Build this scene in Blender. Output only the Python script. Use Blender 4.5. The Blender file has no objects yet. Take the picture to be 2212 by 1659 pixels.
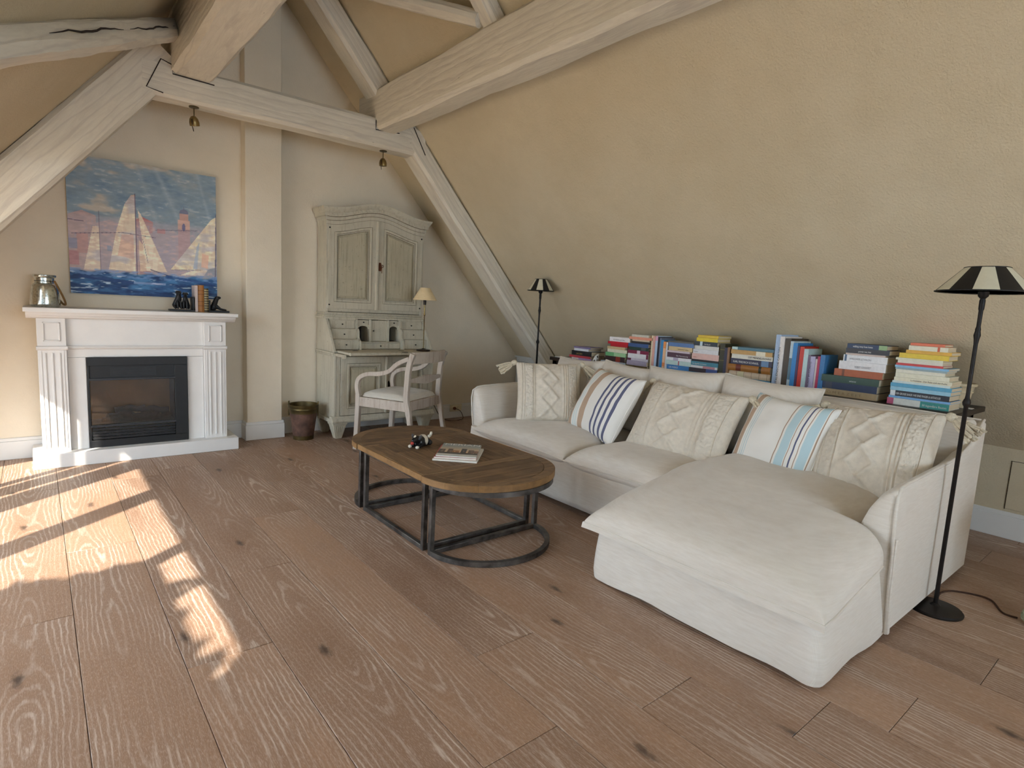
import bpy, bmesh, math, random
import numpy as np
from mathutils import Vector, Matrix, noise as mnoise

SC = bpy.context.scene
COL = SC.collection
random.seed(7)

# ------------------------------------------------------------------ camera
F_PX, YAW, PITCH, ROLL, CAM_H = 1248.88, 0.69172, 0.13035, -0.05194, 1.2
def cam_axes(a, b, c):
    ca, sa, cb, sb, cc, sc_ = math.cos(a), math.sin(a), math.cos(b), math.sin(b), math.cos(c), math.sin(c)
    fwd = Vector((sa*cb, ca*cb, -sb)); right = Vector((ca, -sa, 0)); down = fwd.cross(right)
    return cc*right + sc_*down, -sc_*right + cc*down, fwd
r_, d_, f_ = cam_axes(YAW, PITCH, ROLL)
cam_data = bpy.data.cameras.new('camera')
cam_data.sensor_width = 36.0
cam_data.lens = F_PX/2212*36.0
cam_data.clip_start = 0.02
cam = bpy.data.objects.new('camera', cam_data); COL.objects.link(cam)
cam.matrix_world = Matrix(((r_.x, -d_.x, -f_.x, 0), (r_.y, -d_.y, -f_.y, 0), (r_.z, -d_.z, -f_.z, CAM_H), (0, 0, 0, 1)))
SC.camera = cam

# ------------------------------------------------------------------ world, sun, exposure
SC.view_settings.view_transform = 'Standard'
SC.view_settings.look = 'None'
SC.view_settings.gamma = 1.0
SC.view_settings.use_curve_mapping = False
SC.view_settings.exposure = EXPOSURE = 0.68
wd = bpy.data.worlds.new('sky'); SC.world = wd; wd.use_nodes = True
wn = wd.node_tree; wn.nodes.clear()
# bright hazy summer sky, even from horizon to zenith
bg = wn.nodes.new('ShaderNodeBackground'); bg.inputs['Strength'].default_value = SKY_STRENGTH = 7.0
bg.inputs['Color'].default_value = (0.70, 0.85, 1.0, 1)
wo = wn.nodes.new('ShaderNodeOutputWorld'); wn.links.new(bg.outputs[0], wo.inputs['Surface'])
SUN_DIR = Vector((0.77, 0.64, -0.755)).normalized()
sl = bpy.data.lights.new('sun', 'SUN'); sl.energy = SUN_STRENGTH = 10.0; sl.angle = math.radians(0.6); sl.color = (1.0, 0.93, 0.81)
so = bpy.data.objects.new('sun', sl); COL.objects.link(so)
so.rotation_euler = SUN_DIR.to_track_quat('-Z', 'Y').to_euler(); so.location = (-6, -4, 8)
def portal(name, loc, normal, w, h):
    l = bpy.data.lights.new(name, 'AREA'); l.shape = 'RECTANGLE'; l.size = w; l.size_y = h
    l.cycles.is_portal = True
    o = bpy.data.objects.new(name, l); COL.objects.link(o); o.location = loc
    o.rotation_euler = Vector(normal).to_track_quat('-Z', 'Y').to_euler()
try:
    SC.cycles.max_bounces = 7; SC.cycles.diffuse_bounces = 5; SC.cycles.glossy_bounces = 3; SC.cycles.transparent_max_bounces = 8
    SC.cycles.use_adaptive_sampling = True; SC.cycles.adaptive_threshold = 0.1
    SC.cycles.sample_clamp_indirect = 6.0
    SC.cycles.use_denoising = True
except Exception:
    pass

# ------------------------------------------------------------------ material helpers
class MT:
    def __init__(s, name):
        s.m = bpy.data.materials.new(name); s.m.use_nodes = True
        s.t = s.m.node_tree; s.t.nodes.clear()
        s.out = s.t.nodes.new('ShaderNodeOutputMaterial')
        s.b = s.t.nodes.new('ShaderNodeBsdfPrincipled')
        s.t.links.new(s.b.outputs[0], s.out.inputs[0])
        s.co = None
    def n(s, typ, **kw):
        nd = s.t.nodes.new('ShaderNode'+typ)
        for k, v in kw.items():
            if k == 'ins':
                for kk, vv in v.items(): s.set(nd, kk, vv)
            else: setattr(nd, k, v)
        return nd
    def set(s, nd, key, val):
        i = nd.inputs[key]
        if isinstance(val, bpy.types.NodeSocket): s.t.links.new(val, i)
        elif isinstance(val, bpy.types.Node): s.t.links.new(val.outputs[0], i)
        else:
            if i.type == 'RGBA' and len(val) == 3: val = (*val, 1)
            i.default_value = val
    def coord(s, kind='Object'):
        if s.co is None: s.co = s.n('TexCoord')
        return s.co.outputs[kind]
    def mapping(s, vec, scale=(1, 1, 1), loc=(0, 0, 0), rot=(0, 0, 0)):
        return s.n('Mapping', ins={'Vector': vec, 'Scale': scale, 'Location': loc, 'Rotation': rot}).outputs[0]
    def noise(s, vec, scale=5., detail=3., rough=.55, dist=0.):
        return s.n('TexNoise', ins={'Vector': vec, 'Scale': scale, 'Detail': detail, 'Roughness': rough, 'Distortion': dist}).outputs[0]
    def math(s, op, a, b=0., c=None):
        nd = s.n('Math', operation=op); s.set(nd, 0, a); s.set(nd, 1, b)
        if c is not None: s.set(nd, 2, c)
        return nd.outputs[0]
    def mix(s, fac, a, b, blend='MIX'):
        nd = s.n('Mix', data_type='RGBA', blend_type=blend)
        s.set(nd, 0, fac); s.set(nd, 6, a); s.set(nd, 7, b)
        return nd.outputs[2]
    def ramp(s, fac, stops):
        nd = s.n('ValToRGB'); s.set(nd, 0, fac)
        el = nd.color_ramp.elements
        while len(el) < len(stops): el.new(.5)
        for e, (p, c) in zip(el, stops):
            e.position = p; e.color = (c, c, c, 1) if isinstance(c, (int, float)) else (*c, 1)
        return nd.outputs[0]
    def bump(s, h, strength=.2, dist=.01, base=None):
        nd = s.n('Bump', ins={'Height': h, 'Strength': strength, 'Distance': dist})
        if base is not None: s.set(nd, 'Normal', base)
        s.set(s.b, 'Normal', nd.outputs[0]); return nd.outputs[0]
    def col(s, c): s.set(s.b, 'Base Color', c); return s
    def p(s, **kw):
        for k, v in kw.items(): s.set(s.b, k.replace('_', ' '), v)
        return s

MATS = {}
def srgb(*c):
    c = [x/255. for x in c]
    return tuple(x/12.92 if x <= .04045 else ((x+.055)/1.055)**2.4 for x in c)
def plain(name, c, rough=.55, metal=0., var=.12, vs=30., bump=0., bs=200., spec=.4, c2=None):
    """one colour with slight mottling and fine relief"""
    if name in MATS: return MATS[name]
    m = MT(name); co = m.coord()
    nz = m.noise(co, vs, 4.)
    c2 = c2 or tuple(x*(1-var) for x in c)
    m.col(m.mix(m.ramp(nz, [(.35, 0.), (.65, 1.)]), c, c2))
    m.p(Roughness=rough, Metallic=metal)
    m.b.inputs['Specular IOR Level'].default_value = spec
    if bump: m.bump(m.noise(co, bs, 3.), bump, .004)
    MATS[name] = m.m; return m.m
def book_mat(c):
    key = 'book_cover_%02x%02x%02x' % c
    return plain(key, srgb(*c), .45, var=.1, vs=60, bump=.05, bs=300)

def make_plaster(name, c1, c2, bump=.25, streak=True):
    m = MT(name); co = m.coord('Object')
    n1 = m.noise(co, 1.1, 5., .6); n2 = m.noise(co, 6., 5., .65)
    col = m.mix(m.ramp(n1, [(.3, 0.), (.7, 1.)]), c1, c2)
    col = m.mix(m.math('MULTIPLY', m.ramp(n2, [(.4, 0.), (.75, 1.)]), .25), col, tuple(x*.86 for x in c2))
    m.col(col); m.p(Roughness=.9); m.b.inputs['Specular IOR Level'].default_value = .15
    h = m.noise(co, 90., 2., .6)
    m.bump(m.math('ADD', m.math('MULTIPLY', h, .5), n2), bump, .02)
    return m.m
M_SLOPE = make_plaster('ochre_lime_plaster', srgb(210, 198, 172), srgb(201, 186, 157), .3)
M_GABLE = make_plaster('cream_wall_plaster', srgb(236, 226, 207), srgb(230, 218, 197), .12)
M_WHITE = plain('white_satin_paint', srgb(226, 224, 221), .45, var=.04, vs=8, bump=.03, bs=60)
M_TRIM = plain('white_skirting_paint', srgb(228, 227, 224), .5, var=.04, vs=6)
M_BOUNCE = plain('terrace_bounce', srgb(214, 186, 154), .9)  # warm tan so the added terrace bounces warm light to the ceilings

def make_beam_mat():
    m = MT('whitewashed_timber'); co = m.coord()
    st = m.mapping(co, (1.2, 9, 9))
    g = m.noise(st, 3.5, 6., .65, 1.2)
    w = m.n('TexWave', wave_type='BANDS', bands_direction='Z', ins={'Vector': m.mapping(co, (.5, 3, 3)), 'Scale': 2.2, 'Distortion': 9., 'Detail': 3., 'Detail Scale': 1.2}).outputs[0]
    col = m.mix(m.ramp(g, [(.3, 0.), (.7, 1.)]), srgb(226, 219, 203), srgb(212, 204, 189))
    col = m.mix(m.math('MULTIPLY', m.ramp(w, [(.0, 1.), (.16, 0.)]), .35), col, srgb(186, 176, 166))
    sp = m.n('TexVoronoi', ins={'Vector': m.mapping(co, (3, 9, 9)), 'Scale': 1.6}).outputs[0]
    col = m.mix(m.math('MULTIPLY', m.ramp(sp, [(.0, 1.), (.05, 0.)]), .75), col, srgb(92, 78, 66))
    m.col(col); m.p(Roughness=.75); m.b.inputs['Specular IOR Level'].default_value = .25
    m.bump(m.math('ADD', g, m.math('MULTIPLY', w, .4)), .35, .01)
    return m.m
M_BEAM = make_beam_mat()

def make_floor_mat():
    m = MT('limed_oak_plank'); co = m.coord()
    rnd = m.n('ObjectInfo').outputs['Random']
    sx = m.n('SeparateXYZ', ins={0: co}); x, y = sx.outputs[0], sx.outputs[1]
    off = m.n('CombineXYZ', ins={0: 0., 1: m.math('MULTIPLY', rnd, 53.), 2: m.math('MULTIPLY', rnd, 17.)}).outputs[0]
    va = m.n('VectorMath', operation='ADD', ins={0: co, 1: off}).outputs[0]
    low = m.noise(m.mapping(va, (.4, .55, 1)), 1., 1., .4)
    mid = m.noise(m.mapping(va, (5, 1.6, 1)), 1.6, 3., .55)
    # knots, warping the rings around them
    kv = m.n('TexVoronoi', voronoi_dimensions='2D', ins={'Vector': m.mapping(va, (2.6, .95, 1)), 'Scale': 1.15, 'Randomness': 1.}).outputs[0]
    vc = m.n('TexVoronoi', voronoi_dimensions='2D', ins={'Vector': m.mapping(va, (2.6, .95, 1)), 'Scale': 1.15, 'Randomness': 1.})
    pick = m.ramp(m.n('SeparateColor', ins={0: vc.outputs['Color']}).outputs[0], [(.60, 0.), (.62, 1.)])
    kn = m.math('ADD', kv, m.math('MULTIPLY', m.math('SUBTRACT', m.noise(m.mapping(va, (40, 26, 1)), 1., 3., .7), .5), .10))
    knot = m.math('MULTIPLY', m.ramp(kn, [(.0, .85), (.025, .6), (.06, 0.)]), pick)
    halo = m.math('MULTIPLY', m.ramp(kv, [(.0, 1.), (.30, 0.)]), pick)
    # distance to the heart of the log
    xx = m.math('ADD', m.math('ADD', x, m.math('MULTIPLY', m.math('SUBTRACT', rnd, .5), .16)), m.math('MULTIPLY', m.math('SUBTRACT', mid, .5), .045))
    dd = m.math('ADD', m.math('MULTIPLY', m.math('SUBTRACT', low, .47), .42), m.math('MULTIPLY', halo, .035))
    rr = m.math('SQRT', m.math('ADD', m.math('MULTIPLY', xx, xx), m.math('ADD', m.math('MULTIPLY', dd, dd), .0004)))
    fine = m.noise(m.mapping(va, (30, 7, 1)), 1.5, 3., .6)
    ph = m.math('ADD', m.math('MULTIPLY', rr, 430.), m.math('MULTIPLY', fine, 5.0))
    ring = m.math('MULTIPLY', m.math('ADD', m.math('SINE', ph), 1.), .5)
    lime = m.ramp(ring, [(.62, 0.), (.97, 1.)])
    pore = m.noise(m.mapping(va, (210, 9, 1)), 1., 2., .7)
    lime = m.math('MULTIPLY', lime, m.ramp(pore, [(.36, .15), (.6, 1.)]))
    patch = m.noise(m.mapping(va, (3.5, .8, 1)), 1.2, 2.)
    lime = m.math('MULTIPLY', lime, m.ramp(patch, [(.40, .10), (.66, .8)]))
    base = m.mix(rnd, srgb(130, 101, 80), srgb(166, 131, 104))
    base = m.mix(m.ramp(patch, [(.35, 0.), (.65, 1.)]), base, srgb(152, 123, 102))
    base = m.mix(m.math('MULTIPLY', m.ramp(pore, [(.4, 1.), (.62, 0.)]), .35), base, srgb(128, 98, 77))
    speck = m.noise(m.mapping(va, (420, 60, 1)), 1., 2., .8)
    base = m.mix(m.math('MULTIPLY', m.ramp(speck, [(.50, 0.), (.68, 1.)]), .42), base, srgb(204, 182, 168))
    col = m.mix(lime, base, srgb(214, 198, 184))
    col = m.mix(m.math('MULTIPLY', halo, .3), col, srgb(128, 96, 72))
    col = m.mix(knot, col, srgb(54, 42, 36))
    m.col(col)
    m.set(m.b, 'Roughness', m.ramp(pore, [(.3, .42), (.7, .56)]))
    m.b.inputs['Specular IOR Level'].default_value = .42
    m.bump(pore, .10, .004)
    return m.m
M_FLOOR = make_floor_mat()
M_GAP = plain('dark_joint', srgb(46, 34, 28), .9)

# ------------------------------------------------------------------ mesh helpers
class MB:
    def __init__(s): s.v = []; s.f = []
    def add(s, vs, fs):
        o = len(s.v); s.v += [tuple(p) for p in vs]; s.f += [tuple(i+o for i in f) for f in fs]; return s
    def box(s, x0, y0, z0, x1, y1, z1):
        return s.hexa([(x0,y0,z0),(x1,y0,z0),(x1,y1,z0),(x0,y1,z0),(x0,y0,z1),(x1,y0,z1),(x1,y1,z1),(x0,y1,z1)])
    def cbox(s, c, d): return s.box(c[0]-d[0]/2, c[1]-d[1]/2, c[2]-d[2]/2, c[0]+d[0]/2, c[1]+d[1]/2, c[2]+d[2]/2)
    def hexa(s, p): return s.add(p, [(0,3,2,1),(4,5,6,7),(0,1,5,4),(1,2,6,5),(2,3,7,6),(3,0,4,7)])
    def prism(s, poly, axis, a0, a1):
        n = len(poly)
        def P(q, a): return (a, q[0], q[1]) if axis == 'x' else (q[0], a, q[1]) if axis == 'y' else (q[0], q[1], a)
        vs = [P(q, a0) for q in poly] + [P(q, a1) for q in poly]
        fs = [tuple(range(n))[::-1], tuple(range(n, 2*n))] + [(i, (i+1) % n, n+(i+1) % n, n+i) for i in range(n)]
        return s.add(vs, fs)
    def rings(s, rings, caps=True, closed=False):
        n = len(rings[0]); vs = [p for r in rings for p in r]; fs = []; m = len(rings)
        for k in range(m if closed else m-1):
            a, b = k*n, ((k+1) % m)*n
            for i in range(n): fs.append((a+i, a+(i+1) % n, b+(i+1) % n, b+i))
        if caps and not closed: fs += [tuple(range(n))[::-1], tuple(range((m-1)*n, m*n))]
        return s.add(vs, fs)
    def lathe(s, prof, c=(0,0,0), n=24, sx=1., sy=1.):
        return s.rings([[(c[0]+sx*max(r,1e-4)*math.cos(2*math.pi*i/n), c[1]+sy*max(r,1e-4)*math.sin(2*math.pi*i/n), c[2]+z) for i in range(n)] for r, z in prof])
    def tube(s, path, r, n=8, closed=False, flat=None):
        path = [Vector(p) for p in path]; m = len(path); rr = []
        up = Vector((0, 0, 1)); prev = None
        for k, p in enumerate(path):
            a = path[(k-1) % m] if (k > 0 or closed) else p; b = path[(k+1) % m] if (k < m-1 or closed) else p
            t = (b-a).normalized() if (b-a).length > 1e-9 else Vector((0, 0, 1))
            if prev is None:
                u = t.cross(up); u = u if u.length > 1e-3 else t.cross(Vector((1, 0, 0)))
            else: u = prev - t*prev.dot(t)
            u.normalize(); w = t.cross(u); prev = u
            q = r(k/(m-1)) if callable(r) else r
            q2 = q if flat is None else q*flat
            rr.append([tuple(p + u*q*math.cos(2*math.pi*i/n) + w*q2*math.sin(2*math.pi*i/n)) for i in range(n)])
        return s.rings(rr, True, closed)
    def grid(s, fn, nu, nv, wrap=False):
        vs = [fn(i/nu, j/nv) for j in range(nv+1) for i in range(nu+1)]
        fs = [(j*(nu+1)+i, j*(nu+1)+i+1, (j+1)*(nu+1)+i+1, (j+1)*(nu+1)+i) for j in range(nv) for i in range(nu)]
        return s.add(vs, fs)
    def xf(s, M, start=0):
        M = Matrix(M)
        s.v[start:] = [tuple(M @ Vector(p)) for p in s.v[start:]]; return s
    def mesh(s, name, smooth=None, off=None, merge=0., recalc=True):
        me = bpy.data.meshes.new(name)
        v = s.v if off is None else [(p[0]-off[0], p[1]-off[1], p[2]-off[2]) for p in s.v]
        me.from_pydata(v, [], s.f)
        if recalc or merge:
            bm = bmesh.new(); bm.from_mesh(me)
            if merge: bmesh.ops.remove_doubles(bm, verts=bm.verts, dist=merge)
            bmesh.ops.recalc_face_normals(bm, faces=bm.faces)
            bm.to_mesh(me); bm.free()
        if smooth is not None:
            me.polygons.foreach_set('use_smooth', [True]*len(me.polygons))
            if smooth < 179: me.set_sharp_from_angle(angle=math.radians(smooth))
        me.update(); return me
    def build(s, name, mat, parent=None, smooth=None, bevel=0., seg=2, sub=0, world=False, merge=0., loc=None):
        off = None
        if world and parent is not None: off = parent.location
        if loc is not None: off = loc
        o = bpy.data.objects.new(name, s.mesh(name, smooth, off, merge)); COL.objects.link(o)
        o.data.materials.append(mat)
        if parent is not None: o.parent = parent
        if loc is not None: o.location = loc
        if bevel:
            md = o.modifiers.new('bevel', 'BEVEL'); md.width = bevel; md.segments = seg; md.limit_method = 'ANGLE'; md.angle_limit = math.radians(40)
            if smooth is None:
                o.data.polygons.foreach_set('use_smooth', [True]*len(o.data.polygons)); o.data.set_sharp_from_angle(angle=math.radians(35))
        if sub:
            md = o.modifiers.new('sub', 'SUBSURF'); md.levels = sub; md.render_levels = sub
        return o
def tag(o, label, cat, group=None):
    o['label'] = label; o['category'] = cat
    if group: o['group'] = group
    return o
def thing(name, label, cat, loc=(0,0,0), rotz=0., group=None):
    o = bpy.data.objects.new(name, None); COL.objects.link(o); o.empty_display_size = .05
    o.location = loc; o.rotation_euler = (0, 0, rotz); return tag(o, label, cat, group)
def struct(o, label=None):
    o['kind'] = 'structure'
    if label: o['label'] = label
    return o
def nz(x, y, z, s=1.): return mnoise.noise(Vector((x*s, y*s, z*s)))
def text_part(name, body, size, mat, parent, origin, xdir, ydir, width=None, depth=.0008, align='LEFT'):
    """flat printed lettering lying on a surface: origin, reading direction, up direction (parent space)"""
    cu = bpy.data.curves.new(name, 'FONT'); cu.body = body; cu.size = size; cu.align_x = align; cu.resolution_u = 2
    tmp = bpy.data.objects.new(name+'_tmp', cu); COL.objects.link(tmp)
    dg = bpy.context.evaluated_depsgraph_get(); me = bpy.data.meshes.new_from_object(tmp.evaluated_get(dg))
    bpy.data.objects.remove(tmp); bpy.data.curves.remove(cu)
    X = Vector(xdir).normalized(); Y = Vector(ydir).normalized(); Z = X.cross(Y)
    sc = 1.
    if width:
        xs = [v.co.x for v in me.vertices]
        if xs and max(xs) > 1e-6: sc = width/(max(xs)-min(xs))
    for v in me.vertices:
        v.co = Vector(origin) + X*v.co.x*sc + Y*v.co.y + Z*depth
    me.materials.append(mat)
    o = bpy.data.objects.new(name, me); COL.objects.link(o); o.parent = parent; return o
# ================================================================== the room
YG = 5.12                      # gable wall plane
XK = 4.40                      # knee wall on the right
RS, RC = -1.103, 5.387         # right roof slope  z = RS*x + RC
LS, LC = 1.205, 2.041          # left roof slope   z = LS*x + LC
RIDX = (RC-LC)/(LS-RS); RIDZ = LS*RIDX+LC
YB = -2.6                      # wall behind the camera
XW = -1.39                      # dormer window wall
ZD = 1.88                      # dormer head
XD = (ZD-LC)/LS                # where the dormer head meets the slope
XL = -1.28; ZL = LS*XL+LC      # left knee wall
def zr(x): return RS*x+RC
def zl(x): return LS*x+LC

# floor: boards are children of the floor
fl = MB().box(-1.7, YB-.1, -.08, XK+.2, YG+.15, -.022).build('floor', M_GAP); struct(fl, 'wide limed oak board floor running towards the fireplace wall')
PW = .2662; X0 = .062
butts = {3: [3.193], 2: [2.547], 1: [1.954, 4.275], 0: [3.165], -1: [2.53], 4: [1.482, 3.78]}
pm_cache = {}
rng = random.Random(3)
for k in range(-6, 17):
    xa = X0+PW*k; xb = xa+PW
    if k not in butts:
        s = rng.uniform(-2.2, -.6); b = []
        while s < YG:
            if s > YB+.3 and s < YG-.3: b.append(s)
            s += rng.uniform(1.7, 2.4)
    else:
        b = list(butts[k]); s = min(b)
        while s-2.1 > YB+.3: s -= rng.uniform(1.8, 2.2); b.append(s)
        s = max(b)
        while s+2.0 < YG-.3: s += rng.uniform(1.7, 2.1); b.append(s)
    b = sorted(x for x in b if YB+.2 < x < YG-.15)
    ys = [YB-.05]+b+[YG+.05]
    for y0, y1 in zip(ys, ys[1:]):
        xr = min(xb, XK+.05)
        L = (y1-y0)-.0014; W = (xr-xa)-.0014
        mb = MB().box(-W/2, -L/2, -.022, W/2, L/2, 0)
        o = mb.build('floor_board', M_FLOOR, fl, bevel=.0016, seg=1)
        o.location = ((xa+xr)/2, (y0+y1)/2, 0)

# gable wall, pilaster, slopes
g = MB().prism([(XL-.3, 0), (XK+.2, 0), (XK+.2, zr(XK+.2)+.0), (RIDX, RIDZ+.02), (XL-.3, max(.2, zl(XL-.3)))], 'y', YG, YG+.12)
struct(g.build('wall_back', M_GABLE), 'cream plastered gable wall behind fireplace and bureau')
ptop = zr(1.59)+.25
pb = MB().box(1.318, 4.995, 0, 1.598, YG, 3.75); struct(pb.build('wall_pilaster', M_GABLE, bevel=.006), 'plastered chimney pilaster between fireplace and bureau')
def slope_panel(name, xs, f, y0, y1, th, mat, nx=2, ny=2):
    mb = MB(); x0, x1 = xs
    a = [(x0, y0, f(x0)), (x1, y0, f(x1)), (x1, y1, f(x1)), (x0, y1, f(x0))]
    n = Vector((-(f(1)-f(0)), 0, 1)).normalized()*th
    mb.hexa(a+[tuple(Vector(p)+n) for p in a]); return mb.build(name, mat)
struct(slope_panel('ceiling_right', (RIDX, XK+.12), zr, YB, YG+.1, .12, M_SLOPE), 'ochre plastered roof slope rising above the sofa')
ls = MB()
n = Vector((-LS, 0, 1)).normalized()*.12
def lsl(x0, x1, y0, y1):
    a = [(x0, y0, zl(x0)), (x1, y0, zl(x1)), (x1, y1, zl(x1)), (x0, y1, zl(x0))]; ls.hexa(a+[tuple(Vector(p)+n) for p in a])
YD0, YD1 = -1.2, 4.28          # dormer extent
lsl(XD, RIDX, YB, YG+.1); lsl(XL-.1, XD, YD1, YG+.1); lsl(XL-.1, XD, YB, YD0)
struct(ls.build('ceiling_left', M_SLOPE), 'ochre plastered roof slope on the left above the brace')
kw = MB().box(XK, YB, 0, XK+.1, YG, zr(XK)+.02); struct(kw.build('wall_right', M_SLOPE), 'low knee wall under the right roof slope')
lk = MB().box(XL-.1, YD1, 0, XL, YG, ZL+.05).box(XL-.1, YB, 0, XL, YD0, ZL+.05)
struct(lk.build('wall_left', M_GABLE), 'low knee wall on the left')
# dormer: ceiling, cheeks, window wall with unseen door openings set to throw sun patches
dm = MB().box(XW-.04, YD0-.1, ZD, XD+.02, YD1+.1, ZD+.1)
struct(dm.build('ceiling_dormer', M_GABLE), 'flat dormer ceiling')
ck = MB()
for y0, y1 in ((YD0-.1, YD0), (YD1, YD1+.1)):
    ck.prism([(XW-.04, 0), (XL+.02, 0), (XL+.02, ZL), (XD+.02, ZD+.02), (XW-.04, ZD+.02)], 'y', y0, y1)
struct(ck.build('wall_dormer', M_GABLE), 'dormer cheek wall')
OPEN = [(1.40, 2.22, 0.04), (2.37, 2.93, 0.04), (3.48, 4.20, 0.04), (-1.0, -.22, .04), (.33, 1.40, 1.72)]
ww = MB(); WT = (XW-.04, XW)
for y0, y1, zt_ in ((YD0, -1.0, ZD), (-.22, .33, ZD), (.33, 1.40, 1.72), (2.22, 2.37, ZD), (2.93, 3.16, ZD), (3.225, 3.375, ZD), (3.435, 3.48, ZD), (4.20, YD1, ZD)): ww.box(WT[0], y0, 0, WT[1], y1, zt_)
for a, b, z in OPEN[:4]: ww.box(WT[0], a, 0, WT[1], b, .04)
struct(ww.build('wall_window', M_TRIM), 'white dormer window wall with glazed doors')
def make_glass():
    m = bpy.data.materials.new('window_glass'); m.use_nodes = True; t = m.node_tree; t.nodes.clear()
    o = t.nodes.new('ShaderNodeOutputMaterial'); mx = t.nodes.new('ShaderNodeMixShader'); tr = t.nodes.new('ShaderNodeBsdfTransparent'); gl = t.nodes.new('ShaderNodeBsdfGlossy')
    gl.inputs['Roughness'].default_value = .02; mx.inputs[0].default_value = .06
    t.links.new(tr.outputs[0], mx.inputs[1]); t.links.new(gl.outputs[0], mx.inputs[2]); t.links.new(mx.outputs[0], o.inputs[0]); return m
M_GLASS = make_glass()
for i, (a, b, z) in enumerate(OPEN):
    fr = MB(); t = .035
    fr.box(XW-.045, a-t, z, XW+.012, a, ZD).box(XW-.045, b, z, XW+.012, b+t, ZD).box(XW-.045, a-t, max(0, z-t), XW+.012, b+t, z).box(XW-.005, a-t, ZD-.02, XW+.012, b+t, ZD)
    w = struct(fr.build('window_%d' % (i+1), M_WHITE), 'unseen white framed glazed dormer door, set to throw the sun patches')
    MB().box(XW-.024, a, z, XW-.018, b, ZD-.002).build('pane', M_GLASS, w)
    portal('portal_%d' % i, (XW-.07, (a+b)/2, (z+ZD)/2), (1, 0, 0), b-a, ZD-z)
# wall behind the camera with an unseen window added for fill light
bw = MB()
bw.box(-1.7, YB-.12, 0, .3, YB, 4).box(.3, YB-.12, 0, 2.6, YB, .75).box(.3, YB-.12, 2.1, 2.6, YB, 4).box(2.6, YB-.12, 0, XK+.3, YB, 4)
struct(bw.build('wall_front', M_GABLE), 'gable wall behind the viewer')
fr = MB()
for x in (.3, 1.43, 2.56): fr.box(x, YB-.08, .75, x+.04, YB-.03, 2.1)
fr.box(.3, YB-.08, .75, 2.6, YB-.03, .79).box(.3, YB-.08, 2.06, 2.6, YB-.03, 2.1)
w = struct(fr.build('window_6', M_WHITE), 'white framed window behind the viewer, added for fill light')
MB().box(.34, YB-.058, .79, 1.43, YB-.052, 2.06).build('pane', M_GLASS, w); MB().box(1.47, YB-.058, .79, 2.56, YB-.052, 2.06).build('pane', M_GLASS, w)
portal('portal_back', (1.45, YB-.14, 1.42), (0, 1, 0), 2.3, 1.35)
# terrace and shrub outside the dormer: unseen, invented to bounce and block sunlight
tr = MB().box(-9, -6, -.25, XW-.12, 9, -.02); struct(tr.build('floor_bounce_terrace', M_BOUNCE), 'unseen pale terrace outside the dormer, added to bounce warm light')
M_LEAF = plain('shrub_leaf', srgb(70, 96, 48), .6, var=.4, vs=14)
sh = MB(); rg = random.Random(5)
def leaf(p, s):
    a = rg.uniform(0, 6.28); b = rg.uniform(-.9, .9); d = Vector((math.cos(a)*math.cos(b), math.sin(a)*math.cos(b), math.sin(b))); u = d.orthogonal().normalized()
    p = Vector(p); sh.add([p-d*s, p+u*s*.45, p+d*s, p-u*s*.45], [(0, 1, 2, 3)])
for i in range(8500):
    y = rg.uniform(-1.9, 1.95); top = 2.80 if y < -.10 else 2.22 if y < 1.0 else 2.22-1.18*(y-1.0)
    if -.05 < y < 1.0:
        top += .05*math.sin(y*13)+.04*math.sin(y*31+1)
    z = rg.uniform(.0, max(.3, top)); leaf((rg.uniform(-2.0, -1.86), y, z), rg.uniform(.05, .085))
o = sh.build('shrub', M_LEAF, loc=(-2.0, .8, -.02)); tag(o, 'unseen leafy green shrub on the terrace, shaped to shade the dormer doors', 'shrub')

# baseboards
def baseboard(name, poly_run, h=.15, t=.016, lab='white skirting board'):
    pass
bbL = MB().box(XL, YG-.016, 0, 1.318, YG, .125).box(XL, YG-.011, .125, 1.318, YG, .148)
struct(bbL.build('baseboard_back_left', M_TRIM, bevel=.003), 'white skirting board behind the fireplace')
bbP = MB()
for t, z0, z1 in ((.018, 0, .125), (.012, .125, .15)):
    bbP.box(1.318-t, 4.995-t, z0, 1.598+t, 4.995, z1).box(1.318-t, 4.995, z0, 1.318, YG, z1).box(1.598, 4.995, z0, 1.598+t, YG, z1)
struct(bbP.build('baseboard_pilaster', M_TRIM, bevel=.003), 'white skirting board around the pilaster')
bbR = MB().box(1.616, YG-.016, 0, XK, YG, .125).box(1.616, YG-.011, .125, XK, YG, .148)
struct(bbR.build('baseboard_back_right', M_TRIM, bevel=.003), 'white skirting board behind the bureau')
bbK = MB().box(XK-.018, YB, 0, XK, YG, .135).box(XK-.012, YB, .135, XK, YG, .158)
struct(bbK.build('baseboard_right', M_TRIM, bevel=.003), 'white skirting board along the knee wall')
# little access door in the knee wall
ad = MB().box(XK-.006, .12, .175, XK+.004, .675, .461).build('door_1', M_SLOPE, bevel=.002); struct(ad, 'flush access hatch in the knee wall')
MB().box(XK-.004, .675, .172, XK+.0005, .6775, .463).box(XK-.004, .11, .461, XK+.0005, .6775, .463).build('door_gap', M_GAP, ad)

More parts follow.
